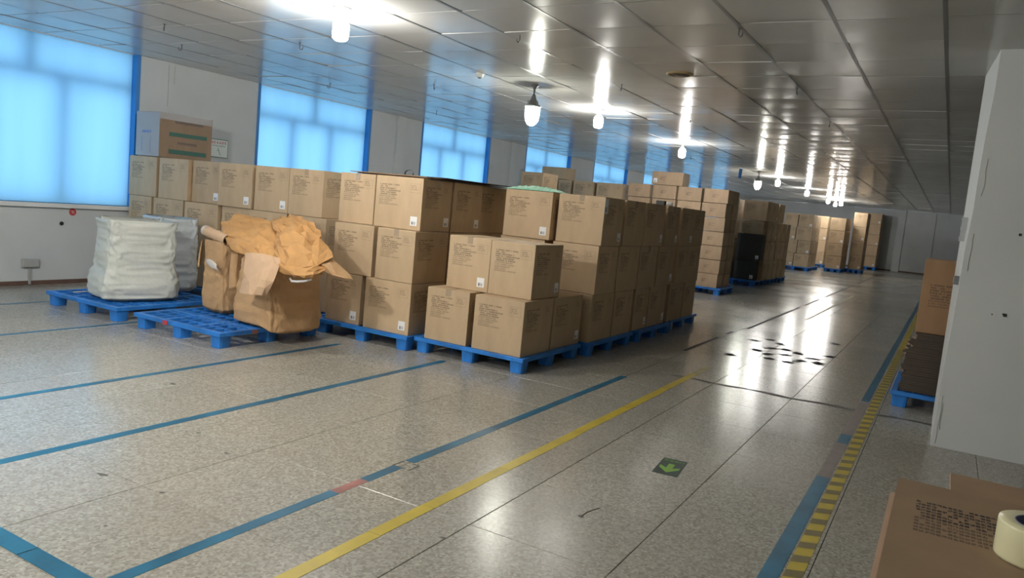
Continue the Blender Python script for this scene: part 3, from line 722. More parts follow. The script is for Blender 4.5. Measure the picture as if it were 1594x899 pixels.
# --- stack B: three high behind the brown bags
pallet(-5.045, 5.19, 'blue pallet under the three layer stack right of the brown bags')
GB = 'cartons of the three layer stack behind the brown bags'
carton(-4.95, -4.53, 5.23, 5.75, z1, 'brown carton, bottom layer, just right of the large brown bag', GB, lab='f')
carton(-4.48, -3.96, 5.22, 5.72, z1, 'brown carton with label, bottom right of the three layer stack', GB, lab='f')
carton(-4.90, -4.43, 5.23, 5.75, z2, 'brown carton, middle layer, left column beside the draped kraft paper', GB)
carton(-4.385, -3.96, 5.22, 5.72, z2, 'brown carton, middle layer, right corner of the three layer stack', GB, tape='front')
carton(-4.96, -4.54, 5.33, 5.84, z3, 'brown carton, top layer, left of the one with flat sheets', GB, tape='front')
carton(-4.50, -3.975, 5.29, 5.74, z3, 'brown carton, top front corner under the flat sheets, label on both faces', GB, lab='fs', tape='side')
carton(-4.50, -3.97, 5.76, 6.24, z3, 'brown carton, top layer behind the labelled corner one, under flat sheets', GB, lab='s')
carton(-4.50, -3.97, 5.76, 6.24, z2, 'brown carton, middle layer in the shadowed gap behind the corner', GB)
carton(-4.50, -3.97, 5.76, 6.24, z1, 'brown carton, bottom layer in the shadowed gap behind the corner', GB)
carton(-4.50, -4.02, 6.27, 6.80, z3, 'brown carton, top layer deep in the dark gap between stacks', GB)
carton(-4.50, -4.02, 6.29, 6.80, z2, 'brown carton, middle layer deep in the dark gap between stacks', GB)
carton(-4.50, -4.02, 6.29, 6.80, z1, 'brown carton, bottom layer deep in the dark gap between stacks', GB)
pallet(-5.045, 6.32, 'blue pallet hidden deep behind the three layer stack')
# --- stack C: long stack along the aisle
pallet(-3.88, 6.47, 'blue pallet, first under the long aisle stack'); pallet(-3.86, 7.70, 'blue pallet, second under the long aisle stack'); pallet(-3.92, 8.93, 'blue pallet, third and farthest under the long aisle stack', w_=1.1)
GC = 'cartons of the long aisle stack'
def rowc(xr, z, ys, layer, first=None, labs={}, tapes={}):
    nm = ['first', 'second', 'third', 'fourth', 'fifth', 'sixth', 'seventh']
    for k, (a, b_) in enumerate(ys):
        carton(xr - .485 + .02 * (k % 2) , xr - (.0 if k < 4 else .012 * (k % 2)), a, b_, z, 'brown carton, %s layer of the long aisle stack, %s from the front' % (layer, nm[k]), GC, lab=labs.get(k), tape=tapes.get(k))
rowc(-2.81, z1, [(6.48, 7.02), (7.04, 7.54), (7.60, 8.03), (8.05, 8.63), (8.74, 9.29), (9.35, 9.84)], 'bottom', labs={2: 's', 3: 's'})
rowc(-2.80, z2, [(6.48, 6.97), (7.00, 7.56), (7.58, 8.13), (8.17, 8.74), (8.86, 9.34), (9.36, 9.83)], 'middle', labs={3: 's'}, tapes={2: 'side'})
rowc(-2.80, z3, [(6.52, 7.00), (7.05, 7.60), (7.62, 8.24), (8.31, 8.77), (8.86, 9.36), (9.40, 9.85)], 'top', labs={0: 'sc', 2: 's', 3: 's', 4: 's'}, tapes={0: 'front', 1: 'side', 2: 'side', 3: 'side', 5: 'side'})
for z, l in ((z1, 'bottom'), (z2, 'middle')):
    carton(-3.86, -3.36, 6.46, 6.98, z, 'brown carton, %s layer, left front column of the long aisle stack' % l, GC)
    carton(-3.86, -3.36, 7.04, 7.60, z, 'brown carton, %s layer, inner column of the long aisle stack' % l, GC)
carton(-3.83, -3.305, 6.44, 6.98, z3, 'brown carton, top front left of the long aisle stack under green net', GC, lab='f')
carton(-3.86, -3.36, 7.04, 7.60, z3, 'brown carton, top layer, inner column of the long aisle stack', GC)
# --- stack D: left rows behind the bags
GD = 'cartons stacked behind the bags by the windows'
pallet(-8.46, 5.36, 'blue pallet against the window wall behind the white bags'); pallet(-7.33, 5.36, 'blue pallet behind the white bags, second from the wall'); pallet(-6.2, 5.34, 'blue pallet behind the draped kraft paper')
def xs_at(yp, pts): return pts
top = [(-8.42, -7.92, 5.50, ''), (-7.87, -7.36, 5.50, ''), (-7.34, -6.86, 5.54, 'f'), (-6.82, -6.30, 5.47, 'f'), (-6.25, -5.76, 5.46, 'f'), (-5.74, -5.28, 5.44, '')]
nm = ['leftmost beside the big window', 'second from the window wall', 'third from the window wall', 'fourth from the window wall', 'fifth from the window wall', 'sixth from the window wall, side face showing']
for (a, b_, y, lb), n_ in zip(top, nm): carton(a, b_, y, y + .52, z3, 'brown carton, top layer behind the bags, %s' % n_, GD, lab=lb or None, tape='front' if n_.startswith('sixth') else None)
mid = [(-8.42, -8.0, 5.51), (-7.95, -7.42, 5.50), (-7.37, -6.82, 5.48), (-6.78, -6.33, 5.50), (-6.30, -5.75, 5.45), (-5.70, -5.20, 5.43)]
for (a, b_, y), n_ in zip(mid, nm): carton(a, b_, y, y + .52, z2, 'brown carton, middle layer behind the bags, %s' % n_.split(',')[0], GD)
bot = [(-8.40, -7.95), (-7.92, -7.44), (-7.33, -6.82), (-6.80, -6.32), (-6.20, -5.72), (-5.70, -5.20)]
for (a, b_), n_ in zip(bot, nm): carton(a, b_, 5.48, 6.0, z1, 'brown carton, bottom layer behind the bags, %s' % n_.split(',')[0], GD)
# film wrapped box on top at the left
rt = carton(-8.30, -7.90, 5.50, 6.22, z4 + .003, 'film wrapped carton with green stripes on top beside the big window', None, h=.50, detail=0, pr='kraft_dim', plain='kraft_dim', rz=0.02)
hw, hd = .20, .36
mb = MB(); mb.box(-hw - .004, hw + .003, -hd - .006, -hd - .002, .004, .496); mb.build('film_wrap', M['film'], rt)
mb = MB(); mb.box(-hw - .002, hw + .004, -hd, hd, .501, .505); mb.box(hw - .002, hw + .004, -hd, hd - .02, .43, .501); mb.build('film_fold', M['film'], rt)
mb = MB()
for (z, h_) in ((.25, .045), (.05, .05)): mb.box(hw, hw + .0015, -.23, .28, z, z + h_)
mb.build('green_stripes', M['print_green'], rt)
simple('print_grey', (.17, .13, .12), .6)
for (z, a, b_) in ((.40, -.16, .2), (.165, -.12, .14)):
    y = a; mb = MB()
    while y < b_: mb.box(hw, hw + .0015, y, y + .022, z, z + .028); y += .03
    mb.build('printed_text', M['print_grey'], rt)
mb = MB()
for k in range(5): glyph(mb, -.10 + k * .034, .26, .027, .035)
mb.box(-.10, -.096, -.0004, 0, .06, .22); mb.box(.05, .054, -.0004, 0, .05, .22)
o = mb.build('blue_characters', M['print_blue'], rt); o.location = (0, -hd - .0065, 0)

# --- flat sheets, strap, net and small things on top
def sheet(x0, x1, y0, y1, z, t, mtl, label, group, rz=0.0, name='flat_cardboard'):
    mb = B(-(x1 - x0) / 2, (x1 - x0) / 2, -(y1 - y0) / 2, (y1 - y0) / 2, 0, t)
    o = mb.build(name, mtl, None, ((x0 + x1) / 2, (y0 + y1) / 2, z), bevel=.001); o.rotation_euler = (0, 0, rz); return tag(o, label, 'cardboard', group)
GS = 'flat cardboard sheets on top of the three layer stack'
sheet(-4.80, -3.96, 5.38, 6.66, z4 + .002, .007, M['flat_dark'], 'flat cardboard sheet, lowest of those lying on the three layer stack', GS, -.01)
sheet(-4.88, -4.02, 5.36, 6.2, z4 + .0105, .007, M['kraft_near'], 'flat cardboard sheet, middle of those lying on the three layer stack', GS, .03)
sheet(-4.76, -3.94, 5.60, 6.75, z4 + .019, .007, M['flat_dark'], 'flat cardboard sheet, topmost on the three layer stack', GS, -.03)
mb = MB(); pts = [(-4.46, 5.64, z4 + .028), (-4.45, 5.63, z4 + .05), (-4.42, 5.62, z4 + .066), (-4.38, 5.61, z4 + .073), (-4.345, 5.60, z4 + .065), (-4.335, 5.60, z4 + .04), (-4.335, 5.6, z4 + .028)]
for a, b_ in zip(pts, pts[1:]): mb.quad((a[0], a[1] - .009, a[2]), (b_[0], b_[1] - .009, b_[2]), (b_[0], b_[1] + .009, b_[2]), (a[0], a[1] + .009, a[2])); mb.quad((a[0], a[1] + .009, a[2] + .0012), (b_[0], b_[1] + .009, b_[2] + .0012), (b_[0], b_[1] - .009, b_[2] + .0012), (a[0], a[1] - .009, a[2] + .0012))
tag(mb.build('packing_strap', M['black']), 'curled black packing strap standing on the flat sheets', 'strap')
# green net: lumpy low mound
mb = MB(); nu, nv = 34, 14; mb.smooth = True
for j in range(nv + 1):
    for i in range(nu + 1):
        u, v = i / nu, j / nv; x = -3.90 + .56 * u; y = 6.50 + .34 * v
        e = max(0, math.sin(PI * min(1, max(0, u))) * math.sin(PI * v)); hgt = .040 * e ** .6 + .03 * e ** .5 * noise.noise(Vector((x * 40, y * 40, 0)))
        mb.v.append((x, y, z4 + .003 + max(0, hgt)))
for j in range(nv):
    for i in range(nu): a = j * (nu + 1) + i; mb.face((a, a + 1, a + nu + 2, a + nu + 1))
tag(mb.build('green_net', M['green_net']), 'crumpled pale green net lying on the long aisle stack', 'net')
o = B(-.05, .05, -.04, .04, 0, .05).build('small_box', M['black'], None, (-2.98, 8.56, z4 + .002), bevel=.003); tag(o, 'small black box on top of the long aisle stack', 'box')
rt = empty('tape_dispenser', (-2.93, 8.70, z4 + .002)); tag(rt, 'small white tape roll on top of the long aisle stack', 'tape roll')
mb = MB(); mb.lathe([(.045, 0), (.045, .045)], 18); mb.build('roll', M['white_cap'], rt)

# --- stack E: small cartons further down
GE = 'small cartons of the stack behind the long aisle stack'
pallet(-4.75, 14.35, 'blue pallet under the stack of small cartons, aisle side'); pallet(-5.87, 14.35, 'blue pallet under the small cartons, left one')
sh = .267
cols = [(-4.20, -3.72), (-4.70, -4.22), (-5.22, -4.73), (-5.72, -5.25)]
cn = ['aisle column', 'second column', 'third column', 'fourth column']
rn = ['bottom', 'second', 'third', 'fourth', 'fifth', 'sixth', 'top']
for r in range(7):
    for c, (a, b_) in enumerate(cols):
        if c > 1 and r < 4: continue
        dx = random.uniform(-.012, .012)
        carton(a + dx, b_ + dx, 14.38, 14.80, PH + .001 + r * sh, 'small brown carton, %s row, %s of the small carton stack' % (rn[r], cn[c]), GE, h=sh - .002, detail=1, pr='print_far', side=False)
    carton(-4.2, -3.71, 14.84, 15.22, PH + .001 + r * sh, 'small brown carton, %s row, behind the aisle column' % rn[r], GE, h=sh - .002, detail=1, pr='print_far', side=False)
carton(-5.26, -4.62, 14.38, 14.8, PH + .001 + 7 * sh, 'brown carton with white label, alone on top of the small carton stack', None, h=.26, detail=1, pr='print_far', side=False, lab='F')
# left column supports for the partly hidden ones
for c, (a, b_) in enumerate(cols[2:]):
    for r in range(4): carton(a, b_, 14.38, 14.8, PH + .001 + r * sh, 'small brown carton, %s row, hidden %s of the small carton stack' % (rn[r], cn[c + 2]), GE, h=sh - .002, detail=0, pr='print_far', side=False)
# cartons left of it, seen over the front stacks
GF = 'cartons seen over the front stacks near the windows'
pallet(-7.0, 14.33, 'blue pallet by the windows behind the front stacks, nearer one'); pallet(-8.15, 14.33, 'blue pallet by the windows behind the front stacks, wall side')
F1 = [(-6.42, -5.83, 'rightmost'), (-6.95, -6.47, 'second from right'), (-7.30, -6.98, 'third from right')]
for (a, b_, t) in F1:
    for r, rr in ((0, 'lowest'), (1, 'lower'), (2, 'upper')): carton(a, b_, 14.38, 14.9, PH + .001 + r * .457, 'brown carton, %s layer, %s of those seen over the front stacks' % (rr, t), GF, detail=0)
    carton(a, b_, 14.38, 14.9, PH + .001 + 3 * .457, 'brown carton, top layer, %s of those seen over the front stacks' % t, GF, detail=0, h=.46)
carton(-7.80, -7.34, 14.38, 14.9, PH + .001 + 3 * .457, 'brown carton, top layer, leftmost of those seen over the front stacks', GF, detail=0, h=.45)
for r, rr in ((0, 'lowest'), (1, 'lower'), (2, 'upper')): carton(-7.80, -7.34, 14.38, 14.9, PH + .001 + r * .457, 'brown carton, %s layer, leftmost of those seen over the front stacks' % rr, GF, detail=0)
carton(-7.74, -7.14, 14.42, 14.86, PH + .001 + 3 * .457 + .462, 'dark brown carton on top of the far stack against a window', None, detail=0, h=.25, pr='kraft')
pallet(-7.0, 11.98, 'blue pallet under the tall carton column before the third window', w_=1.1)
for r, rr in enumerate(('bottom', 'second', 'third', 'top')):
    carton(-6.86, -6.40, 12.0, 12.60, PH + .001 + r * .457, 'brown carton, %s of the single column before the far windows' % rr, 'cartons of the single column before the far windows', detail=0)

# --- stack G: four layers with the black cartons
GG = 'cartons of the four layer stack with dark cartons'
pallet(-4.85, 17.75, 'blue pallet under the dark grey cartons'); pallet(-4.83, 18.92, 'second blue pallet of the stack with dark cartons'); pallet(-4.8, 20.12, 'third blue pallet of the stack with dark cartons')
o = carton(-4.30, -3.78, 17.78, 18.1, z1, 'dark grey carton, lower of two on the far pallet', 'dark grey cartons', detail=1, pr='dark_card', plain='dark_card', lab='f')
o = carton(-4.28, -3.70, 17.76, 18.1, z2 + .001, 'dark grey carton, upper of two on the far pallet', 'dark grey cartons', h=.60, detail=1, pr='dark_card', plain='dark_card', lab='f')
ln = ['bottom', 'second', 'third', 'top']
Z_ = [z1, z2, z3, z4]
for r in range(4):
    segs_ = [(18.13, 18.62), (18.68, 19.22), (19.30, 19.8), (19.86, 20.42), (20.46, 20.9)] if r < 3 else [(17.8, 18.42), (18.46, 19.1), (19.14, 19.8)]
    for k, (a, b_) in enumerate(segs_):
        carton(-4.23 + (.02 if k % 2 else 0), -3.68, a, b_, Z_[r], 'brown carton, %s layer, %s along the aisle of the dark carton stack' % (ln[r], ['first', 'second', 'third', 'fourth', 'fifth'][k]), GG, detail=1, lab='s' if (r, k) in ((3, 1), (2, 1), (1, 2)) else None)
    carton(-4.80, -4.33, 17.80, 18.4, Z_[r], 'brown carton, %s layer, front left column of the dark carton stack' % ln[r], GG, detail=0)
carton(-4.28, -3.72, 17.82, 18.1, z3 + .147, 'narrow brown carton between the dark cartons and the top layer', GG, h=.305, detail=0, rz=0)
# --- stack H
def farstack(nm_, xl, xr, y0, layers, ncol, depthcols, tops=None, hh=.457, pal=True, labs=True, w_=None):
    g = 'cartons of the ' + nm_
    if pal:
        for k in range(max(1, (depthcols + 1) // 2)): pallet(xl - .02, y0 - .03 + k * 1.16, 'blue pallet under the %s%s' % (nm_, '' if k == 0 else ', row %s back' % ['', 'second', 'third', 'fourth'][k]), w_=round(xr - xl + .04, 2))
    wd = (xr - xl) / ncol
    for r in range(layers):
        sp = random.uniform(-.05, .05) if ncol > 1 else 0
        for c in range(ncol):
            a = xl + wd * c + (sp if c else 0); b_ = xl + wd * (c + 1) + (sp if c < ncol - 1 else 0)
            carton(a, b_ - .008, y0, y0 + .55, PH + .001 + r * hh, 'brown carton, layer %s up, front %s, %s' % (['one', 'two', 'three', 'four', 'five', 'six'][r], ['left', 'right'][c] if ncol == 2 else 'face', nm_), g, h=hh - .002, detail=1, lab='f' if (labs and (r + c) % 2 == 0) else None)
        for k in range(1, depthcols):
            carton(xr - wd, xr - .008, y0 + .58 * k, y0 + .58 * k + .55, PH + .001 + r * hh, 'carton, layer %s, %s back on aisle side, %s' % (['one', 'two', 'three', 'four', 'five', 'six'][r], ['', 'second', 'third', 'fourth', 'fifth'][k], nm_), g, h=hh - .002, detail=1, lab='s' if labs and (r + k) % 3 == 0 else None)
farstack('wide far stack beyond dark cartons', -5.15, -4.17, 27.8, 4, 2, 3)
farstack('shadowed stack behind the wide one', -5.0, -4.28, 32.2, 4, 1, 2, hh=.475)
farstack('far stack with pale top', -3.87, -3.33, 29.5, 4, 1, 3)
farstack('tall far stack near aisle', -3.27, -2.79, 31.0, 4, 1, 2, hh=.53)
farstack('last stack at end wall', -3.38, -2.66, 35.6, 5, 1, 2, hh=.455)

# ------------------------------------------------------------------ front pallets and bags
pallet(-7.30, 3.98, 'blue pallet under the white woven bags, leftmost on the floor'); p2 = pallet(-5.955, 3.98, 'blue pallet with bare near corner beneath the brown kraft bags')
B(-.03, .03, -.004, 0, .092, .128).build('red_tag', M['red_sticker'], p2, (-.12, -.552, 0)); B(-.0, .004, -.03, .03, .095, .128).build('red_tag', M['worn_red'], p2, (.55, -.2, 0))

def VD(p):
    d_ = noise.voronoi(p)[0]; return d_[1] - d_[0]
def bag(name, corner, w_, l_, ang, prof, mtl, label, cat, seed, amp=.018, n=120, levels=70, stretch=1.0, open_top=True, droop=None, rimmat=None, group=None, tilt=(0, 0)):
    """soft sack: prof = [(z, scale_w, scale_l, roundness)]; corner = nearest lower corner, ang = direction of the left face"""
    a = math.radians(ang); u = Vector((math.cos(a), math.sin(a))); v = Vector((math.cos(a - PI / 2), math.sin(a - PI / 2)))
    c0 = Vector(corner) + u * w_ / 2 + v * l_ / 2; zb, zt = prof[0][0], prof[-1][0]
    def P(z):
        for p, q in zip(prof, prof[1:]):
            if z <= q[0] + 1e-6:
                t = (z - p[0]) / max(1e-6, q[0] - p[0]); t = t * t * (3 - 2 * t); return [p[i] + (q[i] - p[i]) * t for i in range(1, 4)]
        return prof[-1][1:]
    mb = MB(); mb.smooth = True
    for k in range(levels + 1):
        z = zb + (zt - zb) * k / levels; sw, sl, e = P(z)
        for i in range(n):
            t = 2 * PI * i / n; ct, st = math.cos(t), math.sin(t)
            X = math.copysign(abs(ct) ** (2 / e), ct) * w_ / 2 * sw; Y = math.copysign(abs(st) ** (2 / e), st) * l_ / 2 * sl
            q = Vector((ct * 1.3, st * 1.3, z * 2.2 * stretch + seed))
            d = amp * (noise.noise(q * 1.5) * 1.0) + amp * .7 * (1 - abs(noise.noise(Vector((ct * 2.2 + seed, st * 2.2, z * 9 * stretch)))) * 3.2) * .5 + amp * .25 * noise.noise(q * 7) - amp * 1.0 * min(.6, VD(Vector((ct * 1.7 + seed, st * 1.7, z * 7 * stretch)))) + amp * .35
            f = min(1, k / 3); r = math.hypot(X, Y) + 1e-6; X += X / r * d * f; Y += Y / r * d * f
            hh_ = z - zb; zz = z + (amp * .9 * noise.noise(Vector((ct * 1.2, st * 1.2, seed + 3))) if k > levels - 9 else 0)
            p = c0 + u * X + v * Y; dr = .035 * min(1, max(0, (p.x - droop + .01) / .09)) * max(0, 1 - hh_ / .25) if droop is not None else 0
            mb.v.append((p.x + tilt[0] * hh_ + dr, p.y + tilt[1] * hh_ - dr * .6, zz - dr))
    for k in range(levels):
        for i in range(n): j = (i + 1) % n; mb.face((k * n + i, (k + 1) * n + i, (k + 1) * n + j, k * n + j))
    # bottom and sunken top
    b0 = len(mb.v); mb.v.append((c0.x, c0.y, zb));
    for i in range(n): mb.face((b0, i, (i + 1) % n))
    ring = list(range(levels * n, levels * n + n)); b1 = len(mb.v)
    for i in ring: x, y, z = mb.v[i]; mb.v.append((c0.x + tilt[0] * (zt - zb) + (x - c0.x - tilt[0] * (zt - zb)) * .93, c0.y + tilt[1] * (zt - zb) + (y - c0.y - tilt[1] * (zt - zb)) * .93, z - (.05 if open_top else -.004)))
    b2 = len(mb.v); mb.v.append((c0.x + tilt[0] * (zt - zb), c0.y + tilt[1] * (zt - zb), zt - (.07 if open_top else -.012)))
    for i in range(n): j = (i + 1) % n; mb.face((ring[i], b1 + i, b1 + j, ring[j])); mb.face((b1 + i, b2, b1 + j))
    rt = mb.build(name, mtl, recalc=True); tag(rt, label, cat, group); return rt, c0, u, v
w1, *_ = bag('woven_bag', (-6.49, 4.08), .50, .61, 164, [(.132, .86, .88, 4), (.165, 1.10, 1.12, 5), (.30, 1.12, 1.14, 5.5), (.48, .98, 1.0, 6), (.72, .96, .95, 7), (.875, 1.02, .98, 9)], M['woven_white'], 'large white woven bag nearest the camera, on the leftmost pallet', 'bag', 1.0, .022, stretch=1.5)
mb = MB(); mb.tube([(-6.995, 4.23, .155), (-7.01, 4.15, .15), (-7.03, 4.08, .148)], .006, 6); mb.build('cord', M['bag_edge'], w1)
w2, *_ = bag('woven_bag', (-6.86, 4.82), .52, .42, 166, [(.132, .95, .95, 4), (.18, 1.08, 1.08, 5), (.5, 1.02, 1.04, 5), (.75, 1.0, 1.0, 6), (.885, 1.0, .9, 8)], M['woven_blue'], 'pale blue white woven bag standing behind the large white bag', 'bag', 5.0, .02, stretch=1.3)
ba, ca, ua, va = bag('kraft_bag', (-5.53, 4.52), .375, .34, 168, [(.132, .84, .84, 3), (.17, 1.02, 1.02, 4), (.3, 1.0, 1.0, 5), (.6, 1.0, 1.0, 6), (.775, .98, .98, 7)], M['kraft_bag'], 'tall square brown kraft bag with white tag, left of the draped one', 'bag', 9.0, .016)
# white torn tag and hanging flap on it
def patch(name, rows, mtl, parent=None, amp=.02, freq=6, seed=0.0, nu=26, nv=26, thick=.003, label=None, cat=None, group=None, ridge=0):
    mb = MB(); mb.smooth = True
    def bz(p, t): return (1 - t) * (1 - t) * p[0] + 2 * t * (1 - t) * p[1] + t * t * p[2]
    R_ = [[Vector(p) for p in r] for r in rows]
    for r in R_: r[1] = 2 * r[1] - .5 * (r[0] + r[2])
    mid = [2 * R_[1][i] - .5 * (R_[0][i] + R_[2][i]) for i in range(3)]; ctl = [R_[0], mid, R_[2]]
    grid = []; rg = random.Random(int(seed * 10) + 5)
    if ridge: nu, nv = ridge, ridge
    for j in range(nv + 1):
        for i in range(nu + 1):
            u = i / nu; v = j / nv
            if ridge and 0 < i < nu: u += rg.uniform(-.42, .42) / nu
            if ridge and 0 < j < nv: v += rg.uniform(-.42, .42) / nv
            grid.append(bz([bz([ctl[0][k], ctl[1][k], ctl[2][k]], v) for k in range(3)], u))
    for q in range(len(grid)):
        j, i = divmod(q, nu + 1); a = grid[min(q + 1, len(grid) - 1)] if i < nu else grid[q]; b_ = grid[q - 1] if i > 0 else grid[q]
        c = grid[q + nu + 1] if j < nv else grid[q]; d = grid[q - nu - 1] if j > 0 else grid[q]
        nrm = (a - b_).cross(c - d); nrm = nrm.normalized() if nrm.length > 1e-9 else Vector((0, -1, 0)); p = grid[q]
        s = p * freq + Vector((seed, seed * 2, seed))
        h = amp * .7 * noise.noise(s * .6) + (rg.uniform(-.45, .45) * amp if ridge else 0)
        ed = amp * .45 * noise.noise(s * 1.7 + Vector((3, 9, 2))) if (i in (0, nu) or j in (0, nv)) else 0
        mb.v.append(tuple(p + nrm * h + Vector((ed, 0, ed))))
    for j in range(nv):
        for i in range(nu):
            a = j * (nu + 1) + i
            if ridge:
                if rg.random() < .5: mb.face((a, a + 1, a + nu + 2)); mb.face((a, a + nu + 2, a + nu + 1))
                else: mb.face((a, a + 1, a + nu + 1)); mb.face((a + 1, a + nu + 2, a + nu + 1))
            else: mb.face((a, a + 1, a + nu + 2, a + nu + 1))
    if ridge: mb.sm = [False] * len(mb.f)
    o = mb.build(name, mtl, parent); md = o.modifiers.new('thickness', 'SOLIDIFY'); md.thickness = thick; md.offset = 0
    if label: tag(o, label, cat, group)
    return o
patch('torn_tag', [[(-5.66, 4.455, .61), (-5.58, 4.44, .62), (-5.51, 4.45, .585)], [(-5.655, 4.45, .59), (-5.58, 4.435, .585), (-5.50, 4.44, .56)], [(-5.64, 4.455, .575), (-5.56, 4.44, .55), (-5.49, 4.45, .535)]], M['bag_edge'], ba, .004, 20, nu=10, nv=8, thick=.002)
patch('side_flap', [[(-5.92, 4.62, .76), (-5.90, 4.59, .76), (-5.87, 4.57, .76)], [(-5.93, 4.62, .62), (-5.92, 4.58, .62), (-5.88, 4.56, .62)], [(-5.94, 4.62, .53), (-5.93, 4.58, .51), (-5.89, 4.57, .52)]], M['kraft_bag'], ba, .01, 12, nu=8, nv=14, thick=.003)
patch('side_flap', [[(-5.45, 4.55, .70), (-5.40, 4.52, .70), (-5.36, 4.56, .70)], [(-5.42, 4.52, .55), (-5.37, 4.48, .55), (-5.32, 4.52, .55)], [(-5.40, 4.51, .40), (-5.36, 4.47, .39), (-5.30, 4.51, .41)]], M['kraft_bag'], ba, .014, 10, nu=8, nv=14, thick=.003)
bb, cb, ub, vb = bag('kraft_bag', (-4.75, 4.40), .52, .52, 175, [(.131, .92, .92, 5), (.15, 1.04, 1.04, 6), (.28, 1.08, 1.06, 6), (.42, 1.02, 1.02, 7), (.6, .98, .98, 6), (.74, .92, .92, 5)], M['kraft_bag'], 'large slumped brown kraft bag at the right, paper piled on it', 'bag', 14.0, .026, open_top=False, droop=-4.84)
mb = MB(); mb.tube([(-4.50, 4.34, .60), (-4.46, 4.32, .585), (-4.40, 4.32, .59), (-4.34, 4.33, .60), (-4.29, 4.36, .62)], .009, 8); mb.build('rope_handle', M['white_cap'], bb)
GK = 'crumpled kraft paper pieces draped over the brown bags'
patch('kraft_paper', [[(-5.86,4.75,0.93),(-5.60,4.80,0.96),(-5.29,4.85,0.97)],[(-5.55,4.55,0.83),(-5.15,4.50,0.86),(-4.92,4.60,0.86)],[(-5.30,4.42,0.74),(-4.92,4.35,0.72),(-4.68,4.40,0.73)]], M['kraft_paper'], None, .030, 6, 1.0, ridge=9, label='broad crumpled orange kraft sheet bridging both brown bags', cat='paper', group=GK)
patch('kraft_paper', [[(-5.91,4.95,1.01),(-5.71,5.00,1.01),(-5.46,5.00,0.98)],[(-5.88,4.85,0.94),(-5.58,4.85,0.94),(-5.28,4.90,0.92)],[(-5.87,4.80,0.80),(-5.51,4.80,0.82),(-5.16,4.80,0.82)]], M['kraft_paper'], None, .02, 7, 4.0, ridge=6, label='rear orange kraft sheet whose edge stands above the broad sheet', cat='paper', group=GK)
patch('kraft_paper', [[(-5.40,4.95,1.00),(-5.27,5.00,1.05),(-5.09,5.00,1.06)],[(-4.97,4.60,0.89),(-4.67,4.55,0.94),(-4.62,4.80,0.93)],[(-4.70,4.40,0.74),(-4.39,4.33,0.70),(-4.30,4.60,0.79)]], M['kraft_paper'], None, .042, 5, 8.0, ridge=10, label='tall peaked orange kraft sheet heaped on the large brown bag', cat='paper', group=GK)
patch('kraft_paper', [[(-5.05,4.36,0.74),(-4.80,4.32,0.76),(-4.63,4.36,0.74)],[(-4.93,4.25,0.59),(-4.69,4.20,0.61),(-4.57,4.25,0.60)],[(-4.94,4.22,0.43),(-4.71,4.15,0.45),(-4.63,4.22,0.45)]], M['kraft_pale'], None, .010, 5, 2.0, ridge=5, label='smooth pale kraft flap hanging down between the brown bags', cat='paper', group=GK)
patch('kraft_paper', [[(-4.65,4.60,0.80),(-4.44,4.55,0.80),(-4.36,4.62,0.79)],[(-4.50,4.60,0.74),(-4.30,4.48,0.74),(-4.26,4.68,0.70)],[(-4.42,4.55,0.70),(-4.20,4.50,0.66),(-4.13,4.66,0.63)]], M['kraft_bag'], None, .010, 6, 6.0, ridge=4, label='small pointed kraft corner sticking out at the far right of the pile', cat='paper', group=GK)
patch('kraft_paper', [[(-4.86,4.52,0.78),(-4.53,4.45,0.76),(-4.36,4.62,0.77)],[(-4.70,4.36,0.71),(-4.36,4.28,0.68),(-4.30,4.50,0.70)],[(-4.63,4.35,0.65),(-4.35,4.29,0.63),(-4.31,4.48,0.65)]], M['kraft_paper'], None, .026, 8, 3.0, ridge=8, label='rolled kraft collar folded along the top of the large brown bag', cat='paper', group=GK)
# rolled paper resting on the tall bag
rl = empty('paper_roll', (-5.72, 4.58, .83), 0); tag(rl, 'short roll of kraft paper with white ends lying on the tall bag', 'paper roll')
d = Vector((.40, -.06, -.055)); Q = d.to_track_quat('Z', 'Y').to_matrix().to_4x4(); T_ = Matrix.Translation((-.13, .02, .018))
mb = MB(); mb.lathe([(.046 + .004 * math.sin(k * 1.9), .36 * k / 8) for k in range(9)], 20, M=T_ @ Q, cap=False); o = mb.build('rolled_sheet', M['kraft_pale'], rl)
mb = MB(); mb.lathe([(.047, -.03), (.049, .012)], 20, M=T_ @ Q, cap=False); mb.lathe([(.001, -.012), (.046, -.028)], 20, M=T_ @ Q, cap=False); mb.build('white_end', M['bag_edge'], rl)
patch('tape_strip', [[(-5.55,4.62,.88),(-5.52,4.56,.885),(-5.50,4.52,.87)],[(-5.52,4.60,.85),(-5.47,4.52,.84),(-5.44,4.47,.83)],[(-5.46,4.56,.80),(-5.41,4.5,.79),(-5.38,4.46,.78)]], M['bag_edge'], rl, .01, 14, nu=8, nv=12, thick=.002)

